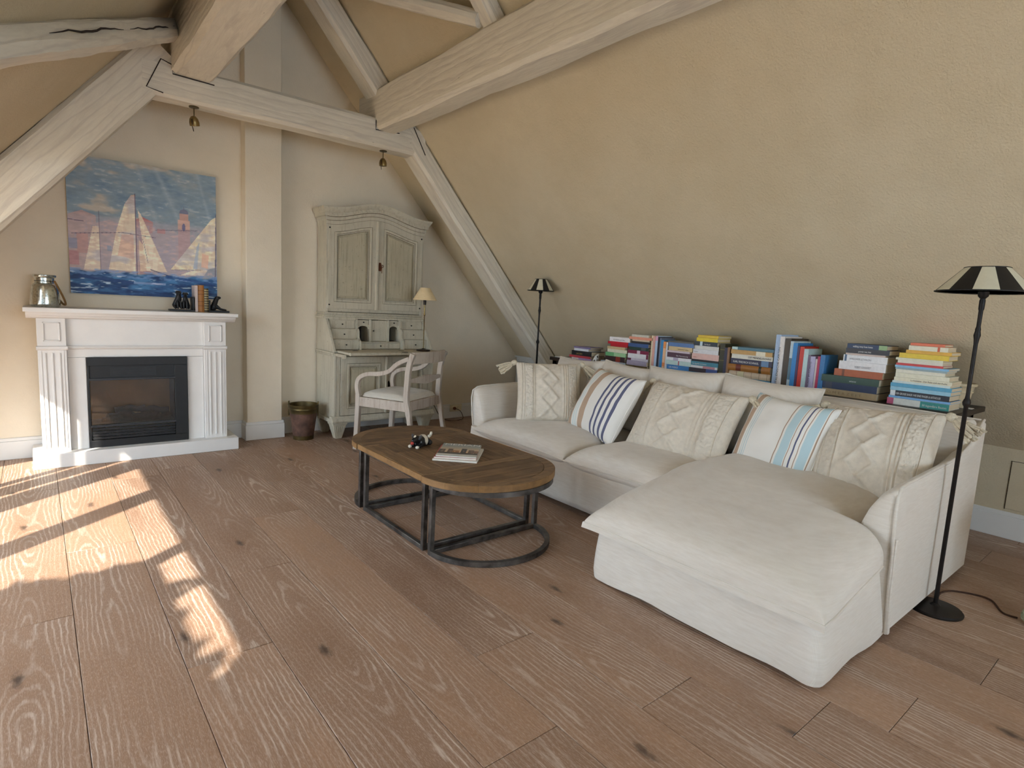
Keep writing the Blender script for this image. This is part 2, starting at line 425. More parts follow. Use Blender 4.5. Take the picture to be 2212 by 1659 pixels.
# radiator cover with lattice in the far corner
M_GREY = plain('pale_grey_paint', srgb(205, 207, 206), .5, var=.05)
rc = thing('radiator_cover', 'pale grey boxed radiator cover with lattice front in the far corner', 'radiator cover', (4.30, 4.87, 0))
mb = MB().box(4.272, 4.62, 0, 4.294, 4.665, .645).box(4.272, 5.06, 0, 4.294, YG-.02, .645).box(4.2715, 4.6205, .60, 4.2945, YG-.0205, .645).box(4.2715, 4.6205, 0, 4.2945, YG-.0205, .10)
mb.build('frame', M_GREY, rc, world=True, bevel=.003)
MB().prism([(4.262, .645), (4.262, .662), (4.280, .662), (XK-.02, .545), (XK-.02, .53), (4.296, .640)], 'y', 4.61, YG-.001).build('top_board', M_GREY, rc, world=True)
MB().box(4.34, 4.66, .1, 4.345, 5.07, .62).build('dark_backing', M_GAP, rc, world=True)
lt = MB(); c0 = (4.284, 4.862, .35)
W2, H2 = .205, .252
for sgn in (-1, 1):
    for k in range(-20, 21):
        c = k*.026; pts = []
        # line y = sgn*z + c clipped to rectangle
        for zz in (-H2, H2):
            yy = sgn*zz+c
            if -W2 <= yy <= W2: pts.append((yy, zz))
        for yy in (-W2, W2):
            zz = (yy-c)*sgn
            if -H2 < zz < H2: pts.append((yy, zz))
        if len(pts) >= 2:
            (ya, za), (yb, zb) = pts[0], pts[1]; L = math.hypot(yb-ya, zb-za)
            if L < .02: continue
            ny, nzz = -(zb-za)/L*.005, (yb-ya)/L*.005; x0 = 4.282 if sgn < 0 else 4.285
            q = [(ya+ny, za+nzz), (yb+ny, zb+nzz), (yb-ny, zb-nzz), (ya-ny, za-nzz)]
            lt.prism([(c0[1]+a, c0[2]+b) for a, b in q], 'x', x0, x0+.003)
lt.build('lattice', M_GREY, rc, world=True)

# ------------------------------------------------------------------ timber frame
def beam(name, label, p0, p1, w, h, up=(0, 0, 1), seed=0, n=26, ch=.022, wob=.012, cat='beam', group=None, taper=None):
    """hewn timber from p0 to p1, w sideways, h along up; axis line at section centre"""
    p0, p1 = Vector(p0), Vector(p1); L = (p1-p0).length; t = (p1-p0).normalized()
    upv = Vector(up); upv = (upv - t*upv.dot(t)).normalized(); sd = t.cross(upv)
    rings = []
    for k in range(n+1):
        s = k/n; c = Vector((s*L, 0, 0)); a, b = w/2, h/2
        if taper: a *= 1+(taper-1)*s
        sec = [(-a+ch, -b), (a-ch, -b), (a, -b+ch), (a, b-ch), (a-ch, b), (-a+ch, b), (-a, b-ch), (-a, -b+ch)]
        rings.append([tuple(c+Vector((0, y+wob*(nz(s*L*1.7, i*3.1, seed)+.5*nz(s*L*6, i*3.1, seed+9)), z+wob*(nz(s*L*1.7, i*3.1+50, seed)+.5*nz(s*L*6, i*5+50, seed+3))))) for i, (y, z) in enumerate(sec)])
    o = MB().rings(rings).build(name, M_BEAM, smooth=30)
    Rm = Matrix((t, sd, upv)).transposed().to_4x4(); o.matrix_world = Matrix.Translation(p0) @ Rm
    return tag(o, label, cat, group)
YT = 4.40
tn = Vector((RS, 0, -1)).normalized()      # inward normal of right slope (points down-left)
nr_ = Vector((RS, 0, -1)).normalized(); nr_ = Vector((-abs(nr_.x), 0, -abs(nr_.z)))
nl_ = Vector((LS, 0, -1)).normalized(); nl_ = Vector((abs(nl_.x), 0, -abs(nl_.z)))
# right principal rafter, below and above the collar beam
def onr(x, d, y): p = Vector((x, y, zr(x)))+nr_*d; return p
def onl(x, d, y): p = Vector((x, y, zl(x)))+nl_*d; return p
beam('rafter', 'whitewashed rafter slanting down behind the far lamp', onr(4.33, .085, YT+.1), onr(2.40, .085, YT+.1), .20, .165, up=-nr_, seed=1, wob=.006)
beam('rafter', 'whitewashed rafter rising above the collar beam to the ridge', onr(2.36, .085, YT+.1), onr(RIDX+.02, .085, YT+.1), .20, .165, up=-nr_, seed=2, wob=.006)
beam('rafter', 'broad whitewashed rafter slanting across the left upper corner over the painting', onl(-1.22, .13, YT+.10), onl(.60, .13, YT+.10), .20, .255, up=-nl_, seed=3, wob=.008)
cb = beam('collar_beam', 'whitewashed collar beam with two spotlights hanging under it', (.57, YT+.085, 2.515), (2.575, YT+.085, 2.515), .17, .215, seed=4, wob=.007)
beam('purlin', 'thick whitewashed purlin running overhead from the left rafter head', (.852, YT+.36, 2.755), (.852, YB, 2.755), .245, .41, seed=5, n=60, wob=.012, ch=.03)
beam('purlin', 'long whitewashed purlin along the right slope above the sofa', (2.222, YT+.30, 2.69), (2.222, YB, 2.69), .19, .32, seed=6, n=60, wob=.012, ch=.025)
beam('brace', 'cracked whitewashed wind brace on the left slope beside the purlin', (.735, 4.34, 2.795), (-.155, 2.187, 1.785), .10, .11, up=-nl_, seed=7, wob=.012)
br = bpy.data.objects['brace']; iv = br.matrix_world.inverted()
pa, pb_ = Vector((.735, 4.34, 2.795)), Vector((-.155, 2.187, 1.785)); ax = (pb_-pa).normalized()
for s0, s1, k0 in ((.05, .42, .0), (.46, .78, .006)):
    pts = []
    for i in range(15):
        s = s0+(s1-s0)*i/14; p = pa+(pb_-pa)*s; c = Vector((0, 0, CAM_H))-p; c = (c-ax*c.dot(ax)).normalized(); u = ax.cross(c).normalized()
        if u.z < 0: u = -u
        pts.append(iv @ (p+c*.052+u*(.016+k0+.004*math.sin(s*37)+.002*math.sin(s*91))))
    MB().tube(pts, lambda q: .0035*(.25+math.sin(q*math.pi)), 6).build('crack', M_GAP, br)
beam('rafter', 'stub of whitewashed rafter standing on the right purlin', onr(2.235, .05, 3.0), onr(RIDX, .05, 3.0), .13, .11, up=-nr_, seed=8, n=12, wob=.004)
beam('brace', 'curved whitewashed brace meeting the rafter stub on the right purlin', onr(2.20, .10, 3.04), onr(1.85, .10, 4.0), .085, .09, up=-nr_, seed=9, n=12, wob=.006)
# dark shrinkage joints where the timbers meet
def joint(parent, pts, r=.0035):
    iv = parent.matrix_world.inverted()
    MB().tube([iv @ Vector(p) for p in pts], r, 6).build('joint_gap', M_GAP, parent)
yf = YT-.004
joint(cb, [(.735, yf, 2.61), (.735, yf, 2.553), (.974, yf, 2.548)]); joint(cb, [(2.125, yf, 2.60), (2.125, yf, 2.53), (2.33, yf, 2.545)])
joint(cb, [(2.46, yf, 2.62), (2.575, yf, 2.425)]); joint(cb, [(.735, yf, 2.605), (.672, yf, 2.625), (.59, yf, 2.44), (.68, yf, 2.425)])
# ================================================================== fireplace
FX0, FX1 = 0.0, 1.118; FY = 4.80            # column faces
fp = thing('fireplace', 'white electric fireplace surround with fluted columns and black firebox', 'fireplace', (.56, 4.94, 0))
B = lambda: MB()
M_BLACK = plain('black_metal', srgb(30, 31, 33), .45, var=.2, bump=.03)
M_CHAR = plain('charcoal_metal', srgb(48, 50, 54), .5, var=.15)
B().box(-.052, 4.735, 0, 1.186, YG-.02, .094).build('hearth', M_WHITE, fp, world=True, bevel=.004)
# body behind columns with opening
b = B().box(FX0+.01, 4.84, .094, .253, YG-.02, .98).box(.856, 4.84, .094, FX1-.01, YG-.02, .98).box(.253, 4.84, .722, .856, YG-.02, .98)
b.build('body', M_WHITE, fp, world=True)
b = B().box(.152, 4.832, .094, .250, 4.84, .72).box(.859, 4.832, .094, .966, 4.84, .72).box(.152, 4.832, .7225, .966, 4.84, .795)
b.build('inner_surround', M_WHITE, fp, world=True, bevel=.0015)
b = B().box(.150, 4.826, .80, .968, 4.84, .985).build('frieze', M_WHITE, fp, world=True, bevel=.002)
# horizontal moulding under the frieze
b = B().prism([(4.812, .797), (4.806, .790), (4.812, .782), (4.826, .778), (4.84, .778), (4.84, .80), (4.815, .80)], 'x', .15, .968); b.build('frieze_moulding', M_WHITE, fp, world=True, smooth=30)
for x0 in (FX0, FX1-.150):
    x1 = x0+.150
    c = B().box(x0, FY, .094, x1, 4.845, .985)
    col = c.build('column', M_WHITE, fp, world=True, bevel=.002)
    # fluted lower half: raised ribs
    rb = B()
    for i in range(3):
        xx = x0+.038+.037*i
        rb.prism([(xx-.004, FY), (xx-.003, FY-.006), (xx+.003, FY-.006), (xx+.004, FY)], 'z', .125, .755)
    for x in (x0+.016, x1-.020): rb.box(x, FY-.003, .115, x+.004, FY, .765)
    o = rb.build('flute_ribs', M_WHITE, col); o.location = -Vector(fp.location)
    pn = B()
    for a0, a1, z0, z1 in ((x0+.030, x0+.120, .832, .840), (x0+.030, x0+.120, .948, .956), (x0+.030, x0+.038, .832, .956), (x0+.112, x0+.120, .832, .956)):
        pn.box(a0, FY-.006, z0, a1, FY, z1)
    o = pn.build('square_panel', M_WHITE, col, bevel=.002); o.location = -Vector(fp.location)
    cap = B().prism([(FY-.012, .778), (FY-.016, .786), (FY-.014, .797), (FY-.004, .802), (FY, .802), (FY, .774)], 'x', x0-.006, x1+.006)
    o = cap.build('collar', M_WHITE, col, smooth=30); o.location = -Vector(fp.location)
# stepped mantel shelf
ms = B().box(-.062, 4.725, 1.022, 1.190, YG-.005, 1.050)
ms.prism([(4.735, 1.022), (4.748, 1.010), (4.752, 1.002), (4.768, .998), (4.772, .990), (4.790, .984), (4.80, .980), (4.9, .98), (4.9, 1.022)], 'x', -.05, 1.178)
for sx, x in ((-1, 0.0), (1, FX1)):
    ms.prism([(x+sx*.045, 1.022), (x+sx*.036, 1.008), (x+sx*.026, 1.000), (x+sx*.018, .990), (x+sx*.004, .982), (x-sx*.01, .982), (x-sx*.01, 1.022)], 'y', 4.79, YG-.02)
ms.build('mantel_shelf', M_WHITE, fp, world=True, bevel=.003)
# firebox insert
ib = thing  # alias unused
fi = B().box(.254, 4.815, .094, .855, 4.84, .145).box(.254, 4.815, .664, .855, 4.84, .721).box(.772, 4.815, .145, .855, 4.84, .664).box(.254, 4.815, .145, .266, 4.84, .664)
ins = fi.build('firebox_frame', M_BLACK, fp, world=True, bevel=.002)
def sub(mb, name, mat, par, root=None, **k):
    o = mb.build(name, mat, par, **k); o.location = -Vector((root or fp).location); return o
sub(B().box(.266, 4.822, .575, .772, 4.84, .664), 'control_panel', M_BLACK, ins, bevel=.001)
v = B()
for i in range(6): v.box(.388, 4.818, .598+.008*i, .652, 4.824, .602+.008*i)
for x in (.386, .652): v.box(x, 4.817, .592, x+.004, 4.824, .648)
v.box(.386, 4.817, .590, .656, 4.824, .594).box(.386, 4.817, .646, .656, 4.824, .650)
sub(v, 'vent_grille', M_CHAR, ins)
v = B()
for i in range(4): v.box(.272, 4.816+.0*i, .150+.021*i, .770, 4.826, .166+.021*i)
sub(v, 'lower_louvre', M_BLACK, ins, bevel=.002)
for z_ in (.236, .562): sub(B().box(.262, 4.812, z_, .775, 4.82, z_+.016), 'glass_rail', M_CHAR, ins, bevel=.002)
# box interior
M_SOOT = plain('soot_brown_panel', srgb(196, 164, 116), .7, var=.2, vs=6)
M_SOOTD = plain('dark_soot_panel', srgb(36, 32, 28), .8)
sub(B().box(.266, 5.05, .25, .772, 5.06, .575), 'firebox_back', M_SOOT, ins)
sub(B().box(.266, 4.84, .235, .772, 5.06, .252).box(.266, 4.84, .57, .772, 5.06, .58).box(.255, 4.84, .235, .266, 5.06, .58).box(.772, 4.84, .235, .783, 5.06, .58), 'firebox_lining', M_SOOTD, ins)
def make_smoked():
    m = bpy.data.materials.new('smoked_glass'); m.use_nodes = True; t = m.node_tree; t.nodes.clear()
    o = t.nodes.new('ShaderNodeOutputMaterial'); mx = t.nodes.new('ShaderNodeMixShader'); tr = t.nodes.new('ShaderNodeBsdfTransparent'); gl = t.nodes.new('ShaderNodeBsdfGlossy')
    tr.inputs[0].default_value = (.74, .67, .56, 1); gl.inputs['Roughness'].default_value = .015; fr = t.nodes.new('ShaderNodeFresnel'); fr.inputs[0].default_value = 1.6
    ad = t.nodes.new('ShaderNodeMath'); ad.operation = 'ADD'; ad.inputs[1].default_value = .0; t.links.new(fr.outputs[0], ad.inputs[0]); t.links.new(ad.outputs[0], mx.inputs[0])
    t.links.new(tr.outputs[0], mx.inputs[1]); t.links.new(gl.outputs[0], mx.inputs[2]); t.links.new(mx.outputs[0], o.inputs[0]); return m
M_SMOKE = make_smoked()
sub(B().box(.268, 4.826, .252, .770, 4.829, .562), 'glass_pane', M_SMOKE, ins)
M_LOG = plain('charred_log', srgb(72, 50, 36), .85, var=.6, vs=25, bump=.6, bs=60, c2=srgb(30, 24, 20))
rg = random.Random(4)
for (xa, ya, xb, yb, z, r) in ((.36, 4.93, .53, 4.96, .285, .028), (.50, 4.90, .68, 4.95, .283, .026), (.58, 4.98, .74, 4.92, .315, .025), (.42, 4.99, .60, 5.0, .325, .024), (.33, 4.9, .45, 4.92, .272, .018), (.66, 4.91, .76, 4.90, .276, .02)):
    pts = [(xa+(xb-xa)*t+.006*math.sin(t*9+xa*40), ya+(yb-ya)*t, z+.006*math.sin(t*7+ya*30)) for t in [i/7 for i in range(8)]]
    sub(B().tube(pts, lambda s, r=r: r*(1+.15*math.sin(s*11+r*900)), 9), 'log', M_LOG, ins, smooth=40)
M_EMB = plain('ember_bed', srgb(45, 34, 28), .9, var=.6, vs=60, bump=1., bs=50)
sub(B().grid(lambda u, v: (.30+.44*u, 4.86+.14*v, .253+.02*math.sin(u*3.14)*math.sin(v*3.14)+.008*nz(u*20, v*8, 3)), 30, 10), 'ember_bed', M_EMB, ins, smooth=60)

# ================================================================== painting
def paint_sail(U, V):
    """U, V in 0..1 (V up): returns RGB arrays"""
    h, w = U.shape
    def fbm(x, y, o=4, seed=0):
        r = np.random.RandomState(seed); out = np.zeros_like(x); a = 1.; tot = 0.
        for k in range(o):
            n = 48; tab = r.rand(n+1, n+1); tab[-1] = tab[0]; tab[:, -1] = tab[:, 0]
            xx = (x*2**k) % n; yy = (y*2**k) % n
            i = xx.astype(int); j = yy.astype(int); fx = xx-i; fy = yy-j; fx = fx*fx*(3-2*fx); fy = fy*fy*(3-2*fy)
            out += a*((tab[j, i]*(1-fx)+tab[j, i+1]*fx)*(1-fy)+(tab[j+1, i]*(1-fx)+tab[j+1, i+1]*fx)*fy); tot += a; a *= .55
        return out/tot
    C = np.zeros((h, w, 3))
    def lay(mask, c, al=1.):
        m = np.clip(mask, 0, 1)[..., None]*al; C[:] = C*(1-m)+np.array(c)/255.*m
    strokes = fbm(U*9, V*34, 4, 1); s2 = fbm(U*5+3, V*11, 4, 2); s3 = fbm(U*22, V*60, 3, 3); s4 = fbm(U*40, V*14, 3, 8)
    C[:] = np.array((124, 144, 160))/255.
    lay((strokes-.38)*4, (132, 150, 162), .7); lay((s2-.5)*5, (164, 164, 160), .7); lay((.45-s2)*6, (100, 126, 152), .6)
    lay((s2-.58)*8*(U < .7)*(V > .45), (184, 174, 160), .8); lay((s3-.68)*10, (190, 188, 178), .4)
    lay(1-np.abs((U-.56-(1-V)*.42)/.03), (172, 182, 186), .45); lay(1-np.abs((U-.44-(1-V)*.30)/.022), (168, 178, 184), .3)
    lay(1-np.abs((U-.86-(1-V)*.25)/.02), (170, 182, 190), .35)
    def poly(pts):
        m = np.ones_like(U, bool); n = len(pts); a = 0
        for i in range(n):
            x0, y0 = pts[i]; x1, y1 = pts[(i+1) % n]; a += x0*y1-x1*y0
        sg = 1 if a > 0 else -1
        for i in range(n):
            x0, y0 = pts[i]; x1, y1 = pts[(i+1) % n]; m &= sg*((x1-x0)*(V-y0)-(y1-y0)*(U-x0)) >= 0
        return m.astype(float)
    def line(x0, y0, x1, y1, t):
        dx, dy = x1-x0, y1-y0; L = math.hypot(dx, dy); s = ((U-x0)*dx+(V-y0)*dy)/L/L; d = np.abs((U-x0)*dy-(V-y0)*dx)/L
        return ((d < t) & (s > 0) & (s < 1)).astype(float)
    # town
    for x0, x1, y, c in ((0, .17, .60, (186, 148, 142)), (.15, .36, .55, (172, 150, 156)), (.40, .54, .60, (176, 96, 94)), (.52, .72, .52, (164, 152, 166)), (.28, .44, .50, (190, 150, 138)), (.70, .86, .45, (170, 150, 158))):
        lay(poly([(x0, .17), (x1, .17), (x1, y-.02), ((x0+x1)/2, y+.01), (x0, y-.03)])*(.75+.4*s3), c, .9)
    lay((s4-.52)*9*(V < .55)*(V > .18), (150, 146, 172), .6); lay((s3-.6)*9*(V < .55)*(V > .18), (206, 160, 146), .6)
    lay(poly([(0, .21), (.06, .21), (.06, .31), (0, .31)]), (178, 78, 82), .85); lay(poly([(.05, .30), (.12, .30), (.12, .44), (.05, .44)]), (196, 112, 98), .7)
    lay(poly([(.0, .33), (.05, .33), (.05, .40), (0, .40)]), (92, 112, 158), .9); lay(poly([(.235, .33), (.26, .33), (.26, .37), (.235, .37)]), (96, 130, 170), .9)
    lay(poly([(.57, .50), (.625, .50), (.625, .535), (.57, .53)]), (192, 92, 92), .8)
    lay(np.clip((.60-V)*30, 0, 1), (176, 166, 172), .58)
    # tower
    lay(poly([(.715, .30), (.80, .30), (.80, .62), (.715, .62)]), (176, 152, 158)); lay(poly([(.715, .55), (.80, .55), (.80, .62), (.715, .62)]), (198, 166, 156)); lay(poly([(.73, .62), (.79, .62), (.79, .675), (.73, .675)]), (186, 150, 142))
    lay((((U-.76)/.033)**2+((V-.675)/.032)**2 < 1).astype(float)*(V > .67), (112, 116, 140)); lay((((U-.757)/.012)**2+((V-.565)/.03)**2 < 1).astype(float), (110, 108, 142)); lay(line(.76, .70, .76, .73, .002), (104, 104, 120))
    # sails
    sails = [([(.085, .18), (.19, .18), (.19, .51), (.15, .50)], (216, 200, 184)), ([(.24, .19), (.415, .19), (.43, .71), (.355, .69), (.30, .50)], (220, 206, 186)), ([(.355, .69), (.43, .71), (.43, .77), (.40, .765)], (192, 164, 146)),
             ([(.445, .19), (.50, .20), (.48, .38), (.44, .44)], (214, 190, 168)), ([(.49, .20), (.63, .20), (.46, .63), (.44, .66)], (228, 216, 196)), ([(.655, .22), (.88, .23), (.985, .26), (1., .68), (.96, .65)], (226, 214, 186)), ([(.72, .18), (.90, .19), (.93, .24), (.80, .22)], (224, 214, 198))]
    for p, c in sails:
        m = poly(p); lay(m, c, .96); lay(m*np.clip((s4-.5)*7, 0, 1), (206, 184, 166), .5); lay(m*np.clip((s3-.55)*8, 0, 1), (238, 228, 206), .6); lay(m*np.clip((.42-s2)*7, 0, 1), (176, 174, 186), .6)
    lay(poly([(.30, .30), (.41, .28), (.41, .47), (.33, .46)]), (204, 158, 142), .5); lay(poly([(.88, .26), (.93, .25), (.94, .36), (.89, .37)]), (222, 182, 160), .8); lay(poly([(.82, .24), (.85, .24), (.87, .46), (.85, .42)]), (164, 178, 196), .7)
    for a in ((.425, .10, .425, .78, .004), (.19, .13, .19, .62, .003), (.985, .10, 1.0, .70, .004), (.02, .435, .34, .475, .0022), (.0, .535, .10, .53, .003), (.55, .52, .86, .55, .0018), (.515, .21, .66, .165, .004), (.66, .165, .80, .07, .002), (.655, .22, .88, .235, .0016), (.50, .26, .47, .44, .0014), (.34, .475, .56, .46, .002)): lay(line(*a), (94, 84, 104), .85)
    # sea
    sea = np.clip((.175+.008*np.sin(U*40)-.03*U*(U < 0)-V)*60, 0, 1)
    lay(sea, (44, 88, 138)); lay(sea*np.clip((.5-strokes)*7, 0, 1), (16, 52, 100), .9); lay(sea*np.clip((strokes-.56)*7, 0, 1), (70, 130, 182), .8); lay(sea*np.clip((fbm(U*13, V*70, 3, 6)-.66)*12, 0, 1), (200, 214, 226), .85)
    lay(np.clip((.14-np.abs(V-.16))*40, 0, 1)*(V > .13)*(V < .19)*np.clip((s3-.45)*6, 0, 1), (110, 142, 190), .7)
    lay(line(.05, .13, .40, .10, .012), (26, 58, 110), .8); lay(line(.62, .165, .99, .12, .010), (28, 70, 130), .7); lay(line(.40, .10, .62, .10, .008), (150, 160, 196), .6)
    C += (s3[..., None]-.5)*.10
    C = C*1.10+.02
    return np.clip(C, 0, 1)
def printed_panel(name, fn, nu, nv, p00, pu, pv, parent, mat_rough=.6, bump=0.):
    """a print: fine quad grid carrying its picture in a colour attribute"""
    u = np.linspace(0, 1, nu+1); v = np.linspace(0, 1, nv+1); U, V = np.meshgrid(u, v)
    rgb = fn(U, V)
    lin = np.where(rgb <= .04045, rgb/12.92, ((rgb+.055)/1.055)**2.4)
    p00, pu, pv = (np.array(q, float) for q in (p00, pu, pv))
    P = p00+U[..., None]*pu+V[..., None]*pv
    me = bpy.data.meshes.new(name)
    idx = np.arange((nu+1)*(nv+1)).reshape(nv+1, nu+1)
    fs = np.stack([idx[:-1, :-1], idx[:-1, 1:], idx[1:, 1:], idx[1:, :-1]], -1).reshape(-1, 4)
    me.from_pydata(P.reshape(-1, 3).tolist(), [], fs.tolist())
    at = me.color_attributes.new('print', 'FLOAT_COLOR', 'POINT')
    at.data.foreach_set('color', np.concatenate([lin.reshape(-1, 3), np.ones(((nu+1)*(nv+1), 1))], 1).astype(np.float32).ravel())
    m = MT(name+'_print'); a = m.n('VertexColor', layer_name='print'); m.col(a.outputs[0]); m.p(Roughness=mat_rough)
    if bump: m.bump(m.noise(m.mapping(m.coord(), (1, 1, 3)), 90., 4.), bump, .004)
    me.materials.append(m.m)
    o = bpy.data.objects.new(name, me); COL.objects.link(o); o.parent = parent; return o
PX0, PX1, PZ0, PZ1 = .197, 1.125, 1.148, 2.085
pt = thing('painting', 'large canvas painting of white sailing boats on a blue sea by a harbour town', 'painting', ((PX0+PX1)/2, YG-.02, PZ0))
M_CANV = plain('raw_canvas_edge', srgb(196, 186, 172), .8)
B().box(PX0, 5.086, PZ0, PX1, YG-.001, PZ1).build('canvas', M_CANV, pt, world=True, bevel=.002)
o = printed_panel('picture', paint_sail, 300, 300, (PX0, 5.0855, PZ0), (PX1-PX0, 0, 0), (0, 0, PZ1-PZ0), pt, .55, .15); o.location = -Vector(pt.location)

# ================================================================== mantel ornaments
ZM = 1.0502
def make_mercury():
    m = MT('mottled_mercury_glass'); co = m.coord()
    n1 = m.noise(co, 45., 5., .7); n2 = m.n('TexVoronoi', ins={'Vector': co, 'Scale': 60.}).outputs[0]
    k = m.math('MULTIPLY', m.ramp(n1, [(.42, 0.), (.58, 1.)]), m.ramp(n2, [(.1, 1.), (.5, .2)]))
    m.col(m.mix(k, srgb(212, 218, 214), srgb(120, 116, 100))); m.p(Metallic=.92); m.set(m.b, 'Roughness', m.ramp(k, [(0., .08), (1., .35)])); m.bump(n1, .2, .004); return m.m
M_MERC = make_mercury(); M_ROPE = plain('jute_rope', srgb(150, 112, 66), .9, var=.5, vs=180, bump=.8, bs=300)
jr = thing('mercury_glass_jar', 'mottled silver glass jar with rope handle at the left end of the mantel', 'jar', (.055, 4.93, ZM))
B().lathe([(.0, 0), (.072, 0), (.080, .006), (.081, .02), (.078, .06), (.073, .11), (.068, .138), (.060, .150), (.050, .156)], n=40).build('body', M_MERC, jr, smooth=50)
B().lathe([(.052, .152), (.052, .188), (.060, .192), (.063, .197), (.063, .206), (.058, .210), (.050, .209), (.047, .19), (.046, .155)], n=40).build('neck', M_MERC, jr, smooth=50)
B().tube([(.052*math.cos(a), .052*math.sin(a), .168) for a in [i*2*math.pi/32 for i in range(32)]], .0022, 6, closed=True).build('neck_wire', M_BLACK, jr)
B().tube([(.05+.045*math.sin(t*math.pi)+.018*t, -.05+.055*t, .172-.155*math.sin(t*math.pi/1.35)) for t in [i/24 for i in range(25)]], .0065, 8).build('rope_handle', M_ROPE, jr, smooth=60)

M_BRONZE = plain('black_bronze', srgb(34, 34, 36), .42, var=.25, vs=50, bump=.2, bs=120)
def skin_mesh(name, joints, edges, mat, parent, sub=1):
    me = bpy.data.meshes.new(name); me.from_pydata([j[:3] for j in joints], edges, [])
    o = bpy.data.objects.new(name, me); COL.objects.link(o); o.parent = parent
    o.modifiers.new('skin', 'SKIN').use_smooth_shade = True
    for d, j in zip(me.skin_vertices[0].data, joints): d.radius = (j[3], j[4] if len(j) > 4 else j[3])
    me.skin_vertices[0].data[0].use_root = True
    s = o.modifiers.new('sub', 'SUBSURF'); s.levels = s.render_levels = sub
    me.materials.append(mat); return o
def sitting_dog(par, ox, oy, s=1., yaw=0.):
    J = [(0, 0, .032, .020, .024), (0, -.006, .062, .018, .020), (0, -.016, .090, .015, .017), (0, -.022, .110, .010, .012), (0, -.026, .130, .016, .017), (0, -.046, .124, .008, .008), (0, -.060, .121, .006, .006),
         (.011, -.026, .070, .008), (.012, -.034, .040, .006), (.012, -.036, .008, .006), (.012, -.046, .005, .005), (-.011, -.026, .070, .008), (-.012, -.034, .040, .006), (-.012, -.036, .008, .006), (-.012, -.046, .005, .005),
         (.022, .004, .026, .014), (.024, -.020, .012, .008), (.024, -.034, .005, .005), (-.022, .004, .026, .014), (-.024, -.020, .012, .008), (-.024, -.034, .005, .005), (.014, -.022, .138, .006), (.019, -.026, .122, .005), (-.014, -.022, .138, .006), (-.019, -.026, .122, .005), (0, .024, .012, .006), (.018, .040, .007, .004)]
    E = [(0, 1), (1, 2), (2, 3), (3, 4), (4, 5), (5, 6), (2, 7), (7, 8), (8, 9), (9, 10), (2, 11), (11, 12), (12, 13), (13, 14), (0, 15), (15, 16), (16, 17), (0, 18), (18, 19), (19, 20), (4, 21), (21, 22), (4, 23), (23, 24), (0, 25), (25, 26)]
    ca, sa = math.cos(yaw), math.sin(yaw)
    J = [(ox+s*(j[0]*ca-j[1]*sa), oy+s*(j[0]*sa+j[1]*ca), .016+s*j[2], *[q*s*1.35 for q in j[3:]]) for j in J]
    return skin_mesh('dog_figure', J, E, M_BRONZE, par)
be = thing('bookend', 'black bookend with two seated dogs, left of the old books on the mantel', 'bookend', (.84, 4.92, ZM), 0, 'bookends on the mantel')
B().box(-.075, -.05, 0, .085, .05, .014).build('base', M_BRONZE, be, bevel=.003)
B().box(.070, -.045, .014, .083, .045, .110).build('upright', M_BRONZE, be, bevel=.004)
sitting_dog(be, -.022, .005, .93, .25); sitting_dog(be, .032, .005, .86, -.2)
be = thing('bookend', 'black bookend with one reclining dog, right of the old books on the mantel', 'bookend', (1.085, 4.92, ZM), 0, 'bookends on the mantel')
B().box(-.065, -.05, 0, .078, .05, .014).build('base', M_BRONZE, be, bevel=.003)
B().box(-.065, -.045, .014, -.053, .045, .09).build('upright', M_BRONZE, be, bevel=.004)
J = [(-.028, 0, .040, .022, .024), (-.018, 0, .070, .020, .02), (-.006, 0, .095, .014), (0, 0, .115, .017), (.018, 0, .112, .009), (.030, 0, .110, .006), (-.002, .0, .05, .016), (.020, .016, .026, .007), (.055, .016, .020, .006), (.066, .016, .019, .005), (.020, -.016, .026, .007), (.055, -.016, .020, .006), (.066, -.016, .019, .005), (-.034, .020, .030, .014), (-.01, .026, .022, .008), (-.034, -.020, .030, .014), (-.01, -.026, .022, .008), (-.002, .014, .118, .006), (.004, .018, .096, .005), (-.002, -.014, .118, .006), (.004, -.018, .096, .005)]
J = [(*j[:3], *[q*1.3 for q in j[3:]]) for j in J]
skin_mesh('dog_figure', J, [(0, 1), (1, 2), (2, 3), (3, 4), (4, 5), (0, 6), (6, 7), (7, 8), (8, 9), (6, 10), (10, 11), (11, 12), (0, 13), (13, 14), (0, 15), (15, 16), (3, 17), (17, 18), (3, 19), (19, 20)], M_BRONZE, be)

